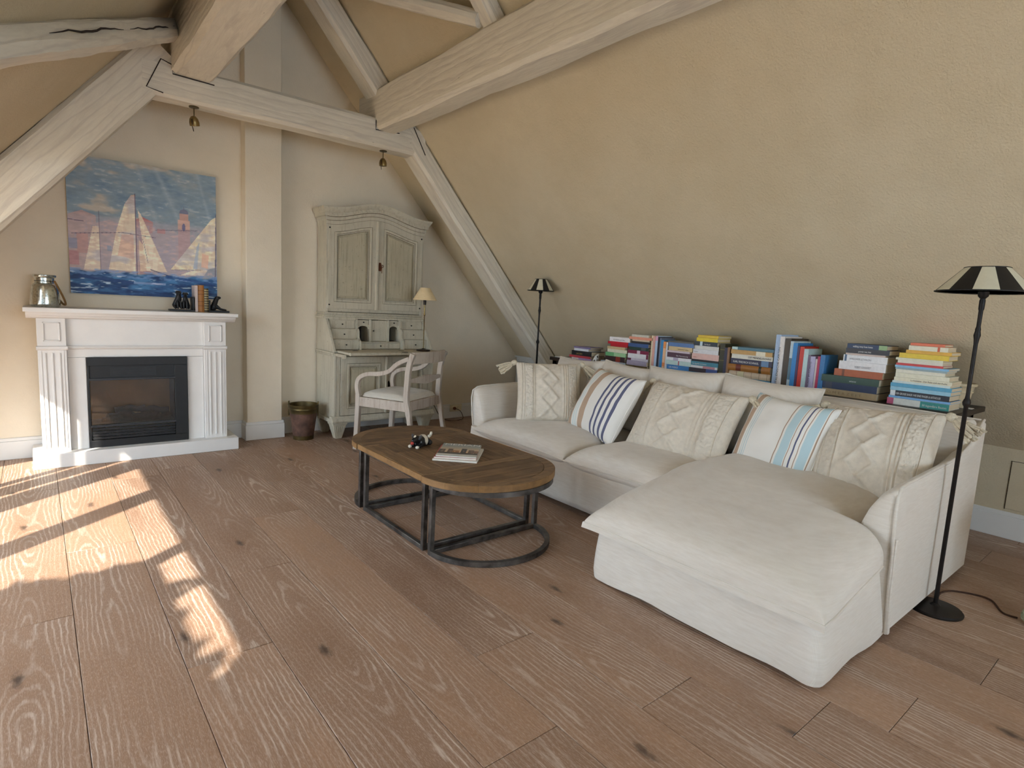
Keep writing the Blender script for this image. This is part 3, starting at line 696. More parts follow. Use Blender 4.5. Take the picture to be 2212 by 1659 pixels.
# ------------------------------------------------------------------ books
M_PAGE = None
def make_pages():
    m = MT('paper_page_edges'); co = m.coord()
    w = m.noise(m.mapping(co, (4, 4, 900)), 1., 2.)
    m.col(m.mix(w, srgb(196, 180, 150), srgb(222, 208, 182))); m.p(Roughness=.9); m.bump(w, .3, .001); return m.m
M_PAGE = make_pages()
M_PAGEU = None
def make_pages_u():
    m = MT('paper_page_edges_upright'); co = m.coord()
    w = m.noise(m.mapping(co, (4, 900, 4)), 1., 2.)
    m.col(m.mix(w, srgb(196, 180, 150), srgb(222, 208, 182))); m.p(Roughness=.9); m.bump(w, .3, .001); return m.m
M_PAGEU = make_pages_u()
INK_W = plain('white_ink', srgb(235, 235, 232), .6); INK_B = plain('black_ink', srgb(30, 28, 30), .6); INK_G = plain('gold_ink', srgb(176, 148, 88), .4)
def book(loc, length, thick, depth, col, label, up=False, group=None, title=None, ink=None, bands=(), rounded=False, rotz=0., tsize=.6, ts=.08, twid=.7, patches=()):
    """flat book: spine faces -X, length along Y, thickness Z; up=True stands it on its tail (length Z, thickness Y)"""
    r = thing('book', label, 'book', loc, rotz, group)
    c = book_mat(col); t = .0022 if thick > .012 else .0012; ov = .003 if thick > .02 else .001
    # canonical (x, l, t): l centred along length, t from 0
    def P(x, l, tt): return (x, tt-thick/2, l) if up else (x, l, tt)
    def cb(mb, x0, l0, t0, x1, l1, t1):
        if up: mb.box(x0, t0-thick/2, l0, x1, t1-thick/2, l1)
        else: mb.box(x0, l0, t0, x1, l1, t1)
    l0, l1 = (0, length) if up else (-length/2, length/2)
    mb = MB()
    if rounded:
        prof = [(.002+.006*(1-math.sin(math.pi*k/6)), thick*k/6) for k in range(7)]+[(depth, thick), (depth, thick-t), (.010, thick-t), (.010, t), (depth, t), (depth, 0)]
    else:
        prof = [(0, 0), (0, thick), (depth, thick), (depth, thick-t), (t, thick-t), (t, t), (depth, t), (depth, 0)]
    vs = [P(x, l, tt) for l in (l0, l1) for x, tt in prof]; n = len(prof)
    mb.add(vs, [tuple(range(n))[::-1], tuple(range(n, 2*n))]+[(i, (i+1) % n, n+(i+1) % n, n+i) for i in range(n)])
    mb.build('cover', c, r, smooth=30)
    pg = MB(); cb(pg, t if not rounded else .010, l0+ov, t, depth-ov, l1-ov, thick-t); pg.build('page_block', M_PAGEU if up else M_PAGE, r)
    for k, (a, b, bc) in enumerate(list(bands)+list(patches)):
        la = l1-(l1-l0)*a if not up else l1-(l1-l0)*a; lb = l1-(l1-l0)*b
        bb = MB(); x = -.0006 if not rounded else .0002
        if rounded:
            pr = [(p[0]-.0008, p[1]) for p in prof[:7]]; pr2 = [(p[0]+.001, p[1]) for p in prof[:7]][::-1]; q = pr+pr2
            vs = [P(xx, l, tt) for l in (min(la, lb), max(la, lb)) for xx, tt in q]; n = len(q)
            bb.add(vs, [tuple(range(n))[::-1], tuple(range(n, 2*n))]+[(i, (i+1) % n, n+(i+1) % n, n+i) for i in range(n)])
        else: cb(bb, x, min(la, lb), .0004, 0, max(la, lb), thick-.0004)
        bb.build('spine_label', book_mat(bc), r)
    if title:
        L = l1-l0; ink = ink or INK_W
        if up: text_part('title', title, thick*tsize*1.2, ink, r, (-.0008, thick/2-thick*.5+thick*.22, l0+L*ts), (0, 0, 1), (0, 1, 0), L*twid)
        else: text_part('title', title, thick*tsize*1.2, ink, r, (-.0008 if not rounded else .001, l1-L*ts, thick*.27), (0, -1, 0), (0, 0, 1), L*twid)
    return r
def upright_title_fix(): pass
# old books between the bookends (spines towards the room: rotate so that -X faces -Y)
g = 'old books between the bookends'
q = math.pi/2
def mantel_book(x, th, h, dep, col, label, **k): return book((x, 4.875, ZM), h, th, dep, col, label, up=True, group=g, rotz=q, **k)
mantel_book(.9365, .018, .195, .12, (202, 186, 180), 'pale narrow old book next to the bookend with two dogs')
mantel_book(.9685, .042, .200, .13, (168, 112, 56), 'tan leather book with ribbed spine, widest of the mantel books', rounded=True, bands=((.20, .215, (96, 56, 28)), (.33, .345, (96, 56, 28)), (.60, .615, (96, 56, 28)), (.76, .775, (96, 56, 28))))
mantel_book(1.0055, .029, .178, .12, (74, 62, 44), 'dark gilt-tooled book beside the tan leather one on the mantel', rounded=True, bands=tuple((.06+.1*i, .11+.1*i, (164, 150, 106)) for i in range(9)))
# ================================================================== bureau cabinet
def make_aged(name, c1, c2, c3, sc=1.):
    m = MT(name); co = m.coord()
    g = m.noise(m.mapping(co, (26*sc, 26*sc, 2.2)), 1.6, 5., .65); n2 = m.noise(co, 5., 5., .6); n3 = m.noise(co, 38., 4., .7)
    col = m.mix(m.ramp(n2, [(.3, 0.), (.7, 1.)]), c1, c2)
    col = m.mix(m.math('MULTIPLY', m.ramp(g, [(.5, 0.), (.72, 1.)]), .55), col, c3)
    col = m.mix(m.math('MULTIPLY', m.ramp(n3, [(.62, 0.), (.72, 1.)]), .5), col, tuple(x*.55 for x in c3))
    m.col(col); m.p(Roughness=.72); m.b.inputs['Specular IOR Level'].default_value = .25; m.bump(m.math('ADD', g, n3), .25, .004); return m.m
M_SEC = make_aged('worn_grey_green_paint', srgb(202, 195, 176), srgb(190, 184, 166), srgb(152, 142, 120))
M_PANEL = make_aged('worn_panel_paint', srgb(190, 182, 158), srgb(178, 170, 148), srgb(134, 122, 98), 1.6)
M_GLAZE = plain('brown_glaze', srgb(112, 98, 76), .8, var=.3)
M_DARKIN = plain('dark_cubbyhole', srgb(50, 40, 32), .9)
M_IRON = plain('dark_iron', srgb(44, 38, 34), .55, metal=.6, var=.3)
M_RUST = plain('rusty_iron', srgb(110, 62, 36), .8, var=.4, vs=80)
SX0, SX1 = 1.935, 2.905; SYL, SYU, SYB = 4.70, 4.905, 5.10; SW = SX1-SX0; SXC = (SX0+SX1)/2
sec = thing('bureau_cabinet', 'tall worn grey-green painted bureau with arched top, open writing flap and many drawers', 'bureau', (SXC, 4.9, 0))
def sb(mb, name, mat=None, par=None, **k):
    if par is None or par is sec: return mb.build(name, mat or M_SEC, sec, world=True, **k)
    o = mb.build(name, mat or M_SEC, par, **k); o.location = -Vector(sec.location); return o
# feet, plinth
for fx in (SX0+.055, SX1-.055):
    for fy in (SYL+.05, SYB-.06):
        f = B().hexa([(fx-.028, fy-.028, 0), (fx+.028, fy-.028, 0), (fx+.028, fy+.028, 0), (fx-.028, fy+.028, 0), (fx-.06, fy-.055, .125), (fx+.06, fy-.055, .125), (fx+.06, fy+.055, .125), (fx-.06, fy+.055, .125)])
        f.box(fx-.066, fy-.060, .125, fx+.066, fy+.060, .145)
        ft = sb(f, 'foot', bevel=.004)
        if fy < 4.9:
            gr = B()
            for i in range(-2, 3): gr.hexa([(fx+i*.009-.0022, fy-.031, .012), (fx+i*.009+.0022, fy-.031, .012), (fx+i*.009+.0022, fy-.02, .012), (fx+i*.009-.0022, fy-.02, .012), (fx+i*.019-.003, fy-.0555, .112), (fx+i*.019+.003, fy-.0555, .112), (fx+i*.019+.003, fy-.04, .112), (fx+i*.019-.003, fy-.04, .112)])
            sb(gr, 'foot_flutes', par=ft)
sb(B().prism([(SYL-.022, .145), (SYL-.026, .16), (SYL-.020, .176), (SYL-.008, .186), (SYL, .20), (SYL+.05, .20), (SYL+.05, .145)], 'x', SX0-.02, SX1+.02).box(SX0-.022, SYL+.01, .145, SX0+.05, SYB, .178).box(SX1-.05, SYL+.01, .145, SX1+.022, SYB, .178).box(SX0, SYL+.02, .15, SX1, SYB, .17), 'plinth', smooth=30, bevel=.003)
# lower carcass
sb(B().box(SX0, SYL, .18, SX0+.022, SYB, .745).box(SX1-.022, SYL, .18, SX1, SYB, .745).box(SX0+.023, SYB-.015, .20, SX1-.023, SYB, 1.03).box(SX0+.0225, SYL+.005, .18, SX1-.0225, SYB-.02, .2).box(SX0+.0225, SYL+.001, .72, SX1-.0225, SYB-.02, .744).box(SX0+.0225, SYL+.001, .20, SX0+.055, SYL+.02, .72).box(SX1-.055, SYL+.001, .20, SX1-.0225, SYL+.02, .72), 'lower_carcass', bevel=.003)
def arch(x, k=1.):
    u = (x-SXC)/(SW/2); return .105*k*(math.cos(max(-1, min(1, u*1.08))*math.pi)*.5+.5)**.9
def panel_door(x0, x1, z0, z1f, y, name='door', knobside=0, n=14, kk=0.):
    """framed door between x0..x1, z0..z1f(x); raised field and mouldings"""
    root = None
    st = .058; rl = .062
    def ring(xa, xb, za, zbf): return [(xa, za), (xb, za)]+[(xb+(xa-xb)*i/n, zbf(xb+(xa-xb)*i/n)) for i in range(n+1)]
    outer = ring(x0, x1, z0, z1f); inner = ring(x0+st, x1-st, z0+rl, lambda x: z1f(x)-rl)
    def frame(o, i, ya, yb):
        m = len(o); mb = B()
        vs = [(p[0], ya, p[1]) for p in o]+[(p[0], ya, p[1]) for p in i]+[(p[0], yb, p[1]) for p in o]+[(p[0], yb, p[1]) for p in i]
        fs = []
        for k in range(m):
            q = (k+1) % m; fs += [(k, q, m+q, m+k), (2*m+k, 3*m+k, 3*m+q, 2*m+q), (k, 2*m+k, 2*m+q, q), (m+k, m+q, 3*m+q, 3*m+k)]
        return mb.add(vs, fs)
    d = sb(frame(outer, inner, y, y+.024), name, bevel=.002)
    mi = ring(x0+st, x1-st, z0+rl, lambda x: z1f(x)-rl); m2 = ring(x0+st+.016, x1-st-.016, z0+rl+.016, lambda x: z1f(x)-rl-.016); m3 = ring(x0+st+.03, x1-st-.03, z0+rl+.03, lambda x: z1f(x)-rl-.03); m4 = ring(x0+st+.052, x1-st-.052, z0+rl+.052, lambda x: z1f(x)-rl-.052)
    mo = B(); m = len(mi)
    for a, ya, b, yb in ((mi, y-.006, m2, y-.004), (m2, y-.004, m2, y+.012), (m2, y+.012, m3, y+.015)):
        vs = [(p[0], ya, p[1]) for p in a]+[(p[0], yb, p[1]) for p in b]; mo.add(vs, [(k, (k+1) % m, m+(k+1) % m, m+k) for k in range(m)])
    oo = ring(x0+st-.004, x1-st+.004, z0+rl-.004, lambda x: z1f(x)-rl+.004)
    mo.add([(p[0], y+.001, p[1]) for p in oo]+[(p[0], y-.006, p[1]) for p in mi], [(k, (k+1) % m, m+(k+1) % m, m+k) for k in range(m)])
    sb(mo, 'moulding', par=d, smooth=25)
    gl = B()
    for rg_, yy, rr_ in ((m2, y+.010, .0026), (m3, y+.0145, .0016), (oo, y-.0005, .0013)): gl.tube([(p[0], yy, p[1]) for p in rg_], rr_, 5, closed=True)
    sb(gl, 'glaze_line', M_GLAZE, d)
    fi = B(); fi.add([(p[0], y+.015, p[1]) for p in m3]+[(p[0], y+.004, p[1]) for p in m4], [(k, (k+1) % m, m+(k+1) % m, m+k) for k in range(m)]+[tuple(range(m, 2*m))])
    sb(fi, 'panel', M_PANEL, d)
    return d
# lower doors
ymid = SXC
dl = panel_door(SX0+.058, SXC-.004, .205, lambda x: .715, SYL-.004); dr = panel_door(SXC+.004, SX1-.058, .205, lambda x: .715, SYL-.004)
sb(B().prism([(SXC-.012, SYL-.014), (SXC-.008, SYL-.018), (SXC+.004, SYL-.018), (SXC+.008, SYL-.014), (SXC+.008, SYL-.003), (SXC-.012, SYL-.003)], 'z', .205, .715), 'meeting_strip', par=dl, smooth=30)
kp = B(); ko = [(SXC+.022+.013*s*math.cos(a), .455+.030*math.sin(a)*(1.1-.2*math.cos(a*2))) for a in [i*math.pi/8 for i in range(16)] for s in (1.,)]
sb(B().prism(ko, 'y', SYL-.008, SYL-.004), 'keyhole_plate', M_IRON, dr)
# waist moulding along the sides, slanted desk cheeks
sb(B().box(SX0-.012, SYL+.0, .735, SX0, SYB, .752).box(SX1, SYL, .735, SX1+.012, SYB, .752).prism([(SX0-.006, .715), (SX0-.014, .735), (SX0, .735), (SX0, .715)], 'y', SYL, SYB), 'waist_moulding', bevel=.003)
den = B()
for i in range(16): den.box(SX0-.010, SYL+.012+i*.024, .716, SX0-.001, SYL+.024+i*.024, .734)
sb(den, 'waist_dentils', bevel=.001)
for x0, x1 in ((SX0, SX0+.022), (SX1-.022, SX1)):
    sb(B().prism([(SYL+.012, .75), (SYL+.03, .785), (SYU-.005, 1.035), (SYB, 1.035), (SYB, .75)], 'x', x0, x1), 'desk_cheek', bevel=.003)
sb(B().box(SX0+.023, SYL+.02, .746, SX1-.023, SYB-.02, .765), 'desk_floor', bevel=.002)
# writing flap with moulded edge, hinges, lopers
flap = sb(B().box(SX0+.035, 4.455, .748, SX1-.005, SYL+.04, .768), 'writing_flap', bevel=.004)
sb(B().prism([(4.455, .744), (4.443, .750), (4.440, .758), (4.446, .767), (4.458, .772), (4.470, .769), (4.470, .744)], 'x', SX0+.033, SX1-.003), 'flap_edge', par=flap, smooth=30)
for hx in (SX0+.15, SXC+.10): sb(B().box(hx, SYL-.05, .7682, hx+.045, SYL-.02, .7697), 'hinge', M_IRON, flap)
sb(B().box(SXC+.02, 4.447, .7715, SXC+.075, 4.472, .7735), 'lock_plate', M_IRON, flap)
for lx in (SX0+.012, SX1-.034):
    sb(B().box(lx, 4.55, .722, lx+.022, SYL+.02, .745).box(lx-.004, 4.54, .712, lx+.026, 4.56, .747), 'loper', bevel=.003)
# pigeonhole interior
YI = 4.86
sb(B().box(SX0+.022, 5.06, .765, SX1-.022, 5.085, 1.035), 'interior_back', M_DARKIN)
zi0, zi1 = .766, 1.03
xs = [SX0+.024, SX0+.265, SX0+.285, SX0+.395, SX0+.415, SX0+.57, SX0+.595, SX0+.69, SX0+.712, SX1-.024]
def knob(x, y, z, par): sb(B().lathe([(.0, 0), (.004, .0), (.003, .006), (.006, .010), (.006, .014), (.0, .016)], n=10).xf(Matrix.Translation((x, y, z)) @ Matrix.Rotation(math.pi/2, 4, 'X')), 'knob', M_IRON, par, smooth=50)
def small_drawer(x0, x1, z0, z1, y):
    d = sb(B().box(x0, y, z0, x1, 5.05, z1), 'drawer', bevel=.002)
    bd = B().box(x0, y-.003, z0, x1, y+.001, z0+.006).box(x0, y-.003, z1-.006, x1, y+.001, z1).box(x0, y-.003, z0, x0+.006, y+.001, z1).box(x1-.006, y-.003, z0, x1, y+.001, z1)
    sb(bd, 'bead', par=d); knob((x0+x1)/2, y, (z0+z1)/2, d); return d
for side in (0, 1):
    xa, xb = (xs[0]+.003, xs[1]-.003) if side == 0 else (xs[8]+.003, xs[9]-.003)
    for i, (z0, z1, y) in enumerate(((.770, .850, 4.80), (.858, .940, 4.845), (.948, 1.020, 4.89))): small_drawer(xa, xb, z0, z1, y)
    sh = B().box(xa-.003, 4.795, .851, xb+.003, 5.06, .857).box(xa-.003, 4.84, .941, xb+.003, 5.06, .947).box(xa-.003, 4.88, 1.021, xb+.003, 5.06, 1.032)
    sb(sh, 'shelf', bevel=.001)
for x0, x1 in ((xs[1], xs[2]), (xs[7], xs[8])):   # scrolled dividers
    prof = [(5.06, .766), (4.785, .766), (4.790, .80), (4.800, .845), (4.822, .858), (4.832, .875), (4.835, .925), (4.848, .945), (4.868, .955), (4.872, 1.03), (5.06, 1.03)]
    sb(B().prism(prof, 'x', x0, x1), 'scrolled_divider', bevel=.002)
small_drawer(xs[2]+.003, xs[7]-.003, .770, .822, 4.835)
sb(B().box(xs[2], 4.84, .824, xs[7], 5.06, .833), 'shelf', bevel=.001)
for x0, x1 in ((xs[2], xs[3]), (xs[6], xs[7])):
    small_drawer(x0+.004, x1-.004, .985, 1.025, 4.885)
    n = 12; w = (x1-x0)/2; cx_ = (x0+x1)/2
    ap = [(x0, .985), (x1, .985), (x1, .945)]+[(cx_+w*.86*math.cos(math.pi*k/n), .945+.028*math.sin(math.pi*k/n)) for k in range(n+1)]+[(x0, .945)]
    sb(B().prism(ap, 'y', 4.885, 4.895), 'arch_valance', bevel=.001)
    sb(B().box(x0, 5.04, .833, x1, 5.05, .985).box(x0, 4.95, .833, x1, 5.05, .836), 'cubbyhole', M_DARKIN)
cdoor = sb(B().box(xs[4], 4.885, .836, xs[5], 4.90, 1.025), 'cupboard_door', bevel=.002); knob(xs[4]+.022, 4.885, .93, cdoor)
sb(B().box(xs[3], 4.872, .833, xs[4], 5.06, 1.03).box(xs[5], 4.872, .833, xs[6], 5.06, 1.03), 'pilaster_strip', bevel=.003)
# upper cabinet
UX0, UX1 = SX0+.004, SX1-.022
sb(B().box(UX0, SYU+.002, 1.03, UX0+.022, SYB, 1.87).box(UX1-.022, SYU+.002, 1.03, UX1, SYB, 1.87).box(UX0+.023, SYB-.015, 1.03, UX1-.023, SYB, 1.9).box(UX0+.0225, SYU+.012, 1.09, UX1-.0225, SYB-.02, 1.13), 'upper_carcass', bevel=.003)
for t, z0, z1 in ((.030, 1.030, 1.048), (.022, 1.048, 1.062), (.010, 1.062, 1.074), (.016, 1.074, 1.086)):
    sb(B().box(UX0-t*.7, SYU+.008-t, z0, UX1+t*.7, SYB, z1), 'base_moulding', bevel=.004)
UC = (UX0+UX1)/2
def ua(x):
    u = min(1., abs(x-UC)/((UX1-UX0)/2)); return 1.838+.082*(.5+.5*math.cos(math.pi*min(1, u*1.05)))
for x0, x1 in ((UX0+.014, UC-.004), (UC+.004, UX1-.014)):
    d = panel_door(x0, x1, 1.118, lambda x: ua(x)-.012, SYU-.006)
    for hz in (1.15, 1.80):
        hx = x0+.012 if x0 < UC-.1 else x1-.012
        sb(B().lathe([(0, 0), (.007, 0), (.006, .004), (0, .005)], n=12).xf(Matrix.Translation((hx, SYU-.006, hz)) @ Matrix.Rotation(math.pi/2, 4, 'X')), 'hinge_pin', M_IRON, d)
    if x0 < UC-.1:
        sb(B().prism([(UC-.020, SYU-.018), (UC-.016, SYU-.022), (UC, SYU-.022), (UC+.004, SYU-.016), (UC+.004, SYU-.004), (UC-.020, SYU-.004)], 'z', 1.118, ua(UC)-.014), 'meeting_strip', par=d, smooth=30)
    else:
        lk_ = sb(B().prism([(UC+.010, 1.47), (UC+.034, 1.47), (UC+.038, 1.50), (UC+.032, 1.545), (UC+.012, 1.545), (UC+.006, 1.5)], 'y', SYU-.010, SYU-.006), 'lock_plate', M_RUST, d)
        sb(B().tube([(UC+.022, SYU-.008, 1.51), (UC+.024, SYU-.04, 1.51)], .004, 8).tube([(UC+.024+.013*math.cos(a), SYU-.045, 1.512+.011*math.sin(a)) for a in [i*math.pi/8 for i in range(16)]], .003, 6, closed=True).box(UC+.021, SYU-.046, 1.45, UC+.026, SYU-.043, 1.502), 'key', M_RUST, d)
# swept cornice following the arch
NC = 30
prof = [(.0, -.012), (.004, .000), (.006, .030), (.012, .036), (.016, .040), (.018, .066), (.034, .070), (.036, .098), (.046, .106), (.060, .128), (.066, .142), (.066, .150), (.0, .150)]
CX0, CX1 = UX0-.002, UX1+.002
rings = []
for i in range(NC+1):
    x = CX0+(CX1-CX0)*i/NC
    side = (i == 0, i == NC)
    e = 0
    rings.append([(x+(-p[0]*.75 if i == 0 else p[0]*.75 if i == NC else 0), SYU-p[0], ua(x)-.010+p[1]*(.92)) for p in prof])
cor = B().rings(rings, caps=True)
for sgn, x in ((-1, CX0), (1, CX1)):
    cor.rings([[(x+sgn*p[0]*.75, yy-(p[0] if k == 0 else 0), ua(x)-.010+p[1]*.92) for p in prof] for k, yy in enumerate((SYU, SYB))], caps=True)
co_ = sb(cor, 'cornice', smooth=28)
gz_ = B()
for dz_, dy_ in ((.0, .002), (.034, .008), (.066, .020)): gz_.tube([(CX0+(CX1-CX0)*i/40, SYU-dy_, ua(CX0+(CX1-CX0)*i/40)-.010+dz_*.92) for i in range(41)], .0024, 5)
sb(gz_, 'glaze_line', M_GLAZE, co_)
dn = B()
for i in range(26):
    x = CX0+.02+(CX1-CX0-.04)*i/25; z = ua(x)-.010
    dn.box(x-.010, SYU-.040, z+.072, x+.010, SYU-.030, z+.092)
sb(dn, 'dentils', par=co_, bevel=.001)
sb(B().prism([(CX0, 1.85), (CX1, 1.85)]+[(CX1+(CX0-CX1)*i/20, ua(CX1+(CX0-CX1)*i/20)+.10) for i in range(21)], 'y', SYU+.004, SYU+.02).box(CX0, SYU+.01, 1.84, CX1, SYB, 1.90), 'top_board')

# ================================================================== table lamp on the flap
M_BRN = plain('dark_bronze', srgb(52, 40, 34), .4, metal=.5, var=.3)
M_BRASS = plain('aged_brass', srgb(150, 128, 84), .35, metal=.9, var=.3)
def make_cloth(name, c, c2, sc=420., rough=.9, bump=.25, trans=0.):
    m = MT(name); co = m.coord()
    a = m.n('TexWave', wave_type='BANDS', bands_direction='X', ins={'Vector': co, 'Scale': sc/6, 'Distortion': 1.2, 'Detail': 2.}).outputs[0]
    sl_ = m.noise(m.mapping(co, (6, 6, 60)), 2.2, 4., .6); big = m.noise(co, 3., 3.)
    col = m.mix(m.ramp(sl_, [(.35, 0.), (.68, 1.)]), c, c2); col = m.mix(m.math('MULTIPLY', m.ramp(big, [(.35, 0.), (.7, 1.)]), .35), col, tuple(x*.93 for x in c2))
    m.col(col); m.p(Roughness=rough); m.b.inputs['Specular IOR Level'].default_value = .15
    try: m.b.inputs['Sheen Weight'].default_value = .25
    except Exception: pass
    m.bump(m.math('ADD', a, m.math('MULTIPLY', sl_, 1.2)), bump, .0015); return m.m
M_SHADE = make_cloth('cream_paper_shade', srgb(232, 210, 168), srgb(224, 200, 156))
tl = thing('table_lamp', 'slim table lamp with cream cone shade standing on the bureau flap', 'lamp', (2.735, 4.60, .7685))
B().lathe([(0, 0), (.062, 0), (.064, .006), (.060, .014), (.02, .020), (.008, .026), (0, .027)], n=32).build('base', M_BRN, tl, smooth=40)
B().lathe([(0, .02), (.0045, .02), (.0045, .32), (.008, .325), (.009, .335), (.006, .345), (.006, .37), (.005, .42), (0, .42)], n=14).build('stem', M_BRASS, tl, smooth=40)
B().lathe([(.0, .42), (.012, .42), (.013, .45), (.013, .47), (0, .475)], n=16).build('socket', M_BRN, tl, smooth=40)
B().lathe([(.108, .462), (.106, .466), (.044, .572), (.043, .572), (.041, .570), (.104, .462)], n=40).build('shade', M_SHADE, tl, smooth=50)

# wall socket and cord
M_IVORY = plain('ivory_plastic', srgb(226, 214, 186), .4, var=.05)
ws = thing('wall_socket', 'ivory double wall socket on the skirting right of the bureau', 'socket', (3.455, YG-.016, .108))
B().box(-.075, -.010, -.04, .075, 0, .04).build('plate', M_IVORY, ws, bevel=.004)
for sx in (-.036, .036):
    B().lathe([(.0, .0), (.019, .0), (.021, .004), (.024, .006), (.024, .008), (.0, .008)][::-1], n=20).xf(Matrix.Translation((sx, -.019, 0)) @ Matrix.Rotation(-math.pi/2, 4, 'X')).build('socket_ring', M_IVORY, ws, smooth=40)
M_CORD = plain('brown_fabric_cord', srgb(70, 44, 30), .8, var=.3)
cd = thing('lamp_cord', 'brown cord plugged into the wall socket and looping to the floor behind the chair', 'cord', (3.42, 5.06, .108))
B().lathe([(0, 0), (.016, 0), (.017, .012), (.012, .026), (.006, .034), (0, .034)], n=16).xf(Matrix.Translation((0, 0.016, 0)) @ Matrix.Rotation(math.pi/2, 4, 'X')).build('plug', M_RUST, cd, smooth=40)
def spline(pts, n=10):
    out = []; P = [Vector(p) for p in pts]; P = [P[0]]+P+[P[-1]]
    for k in range(1, len(P)-2):
        for i in range(n):
            t = i/n; a, b, c, d = P[k-1], P[k], P[k+1], P[k+2]
            out.append(.5*((2*b)+(c-a)*t+(2*a-5*b+4*c-d)*t*t+(3*b-a-3*c+d)*t**3))
    out.append(P[-2]); return out
B().tube(spline([(0, -.02, 0), (.03, -.06, -.02), (.06, -.07, -.09), (.0, -.10, -.104), (-.12, -.09, -.104), (-.22, -.06, -.06), (-.30, .0, .1), (-.45, .02, .2)]), .0035, 6).build('cable', M_CORD, cd, smooth=60)

# ================================================================== leather bucket
M_BUCK = plain('worn_brown_leather', srgb(112, 82, 68), .7, var=.45, vs=14, bump=.3, bs=40, c2=srgb(78, 56, 48))
M_BRSD = plain('tarnished_brass', srgb(104, 88, 54), .45, metal=.7, var=.45, vs=12)
bk = thing('waste_bucket', 'tapered brown leather bucket with tarnished brass rim beside the bureau', 'bucket', (1.735, 4.862, 0))
B().lathe([(0, .002), (.078, .002), (.082, .01), (.096, .12), (.112, .235), (.109, .235), (.092, .12), (.077, .014), (0, .014)], n=40).build('body', M_BUCK, bk, smooth=40)
B().lathe([(.080, .0), (.084, .0), (.087, .034), (.083, .036)], n=40).build('foot_band', M_BRSD, bk, smooth=40)
B().lathe([(.110, .228), (.114, .228), (.117, .255), (.121, .262), (.119, .272), (.124, .280), (.126, .298), (.122, .302), (.117, .300), (.112, .262), (.107, .23)], n=40).build('rim_band', M_BRSD, bk, smooth=30)
for sg in (-1, 1):
    B().prism([(-.014, .20), (.014, .20), (.017, .27), (.012, .325), (-.012, .325), (-.017, .27)], 'x', sg*.1185-.004, sg*.1185+.004).xf(Matrix.Rotation(-.5, 4, 'Z')).build('ear', M_BRSD, bk, bevel=.002)

# ================================================================== armchair
M_CHAIR = make_aged('limewashed_wood', srgb(198, 188, 176), srgb(182, 170, 158), srgb(140, 114, 92))
M_SEAT = make_cloth('striped_cream_seat', srgb(214, 208, 196), srgb(200, 194, 182))
ch = thing('armchair', 'limewashed wooden armchair with scrolled arms and cream seat pulled up to the bureau', 'chair', (2.30, 4.225, 0), math.radians(28))
# local: front is +Y, left is -X
WX, DF, DR = .245, .225, -.225
def bar(pts, w, t, name, mat=M_CHAIR, par=ch, up=(0, 0, 1)):
    """rectangular section swept along pts: w sideways (x), t in the bend plane"""
    P = [Vector(p) for p in pts]; rr = []
    for k, p in enumerate(P):
        a = P[max(0, k-1)]; b = P[min(len(P)-1, k+1)]; tg = (b-a).normalized(); sd = Vector((1, 0, 0)); nn = tg.cross(sd).normalized()
        ww = w(k/(len(P)-1)) if callable(w) else w; tt = t(k/(len(P)-1)) if callable(t) else t
        rr.append([tuple(p+sd*ww/2*sx+nn*tt/2*sy) for sx, sy in ((-1, -1), (1, -1), (1, 1), (-1, 1))])
    return B().rings(rr).build(name, mat, par, bevel=.004)
for s in (-1, 1):
    x = s*WX
    # front leg + S-curved arm
    bar([(x, DF+.02, 0), (x, DF+.008, .2), (x, DF, .38), (x, DF, .46)], .036, .040, 'leg')
    bar(spline([(x, DF, .45), (x, DF+.012, .52), (x, DF-.01, .585), (x, DF-.09, .625), (x, DF-.19, .635), (x, DF-.29, .665), (x, DF-.37, .73), (x, DR-.02, .775)], 6), .034, .034, 'arm')
    # rear leg running into the back post, swept
    bar(spline([(x, DR-.10, 0), (x, DR-.055, .18), (x, DR-.02, .36), (x, DR, .46), (x, DR-.005, .58), (x, DR-.015, .70), (x, DR-.05, .815)], 6), .034, lambda q: .042 if q > .3 else .036, 'leg')
    B().box(x-.013, DR+.0, .36, x+.013, DF, .435).build('seat_rail', M_CHAIR, ch, bevel=.003)
B().box(-WX, DF-.013, .36, WX, DF+.013, .435).build('seat_rail', M_CHAIR, ch, bevel=.003)
B().box(-WX, DR-.013, .36, WX, DR+.013, .435).build('seat_rail', M_CHAIR, ch, bevel=.003)
def curved_rail(name, z0f, z1f, y0, t, n=14, bow=.035):
    rr = []
    for i in range(n+1):
        u = -1+2*i/n; x = u*(WX-.005); y = y0-bow*(1-u*u)
        rr.append([(x, y-t/2, z0f(u)), (x, y+t/2, z0f(u)), (x, y+t/2, z1f(u)), (x, y-t/2, z1f(u))])
    return B().rings(rr).build(name, M_CHAIR, ch, bevel=.003)
curved_rail('crest_rail', lambda u: .735+.0*u, lambda u: .825, DR-.045, .024)
curved_rail('back_rail', lambda u: .575-.012*math.cos(u*math.pi), lambda u: .625+.008*math.cos(u*math.pi), DR-.008, .018, bow=.02)
def seatpad(u, v, top=True):
    a, b = 2*u-1, 2*v-1
    e = (1-abs(a)**4)*(1-abs(b)**4); z = .437+(.055*max(0, e)**.35 if top else 0)
    return (a*(WX-.014), b*(DF-.012)+.0, z)
sp = B().grid(lambda u, v: seatpad(u, v), 24, 24); sp.grid(lambda u, v: seatpad(1-u, v, False), 24, 24)
sp.build('seat_cushion', M_SEAT, ch, smooth=60, merge=.0005)

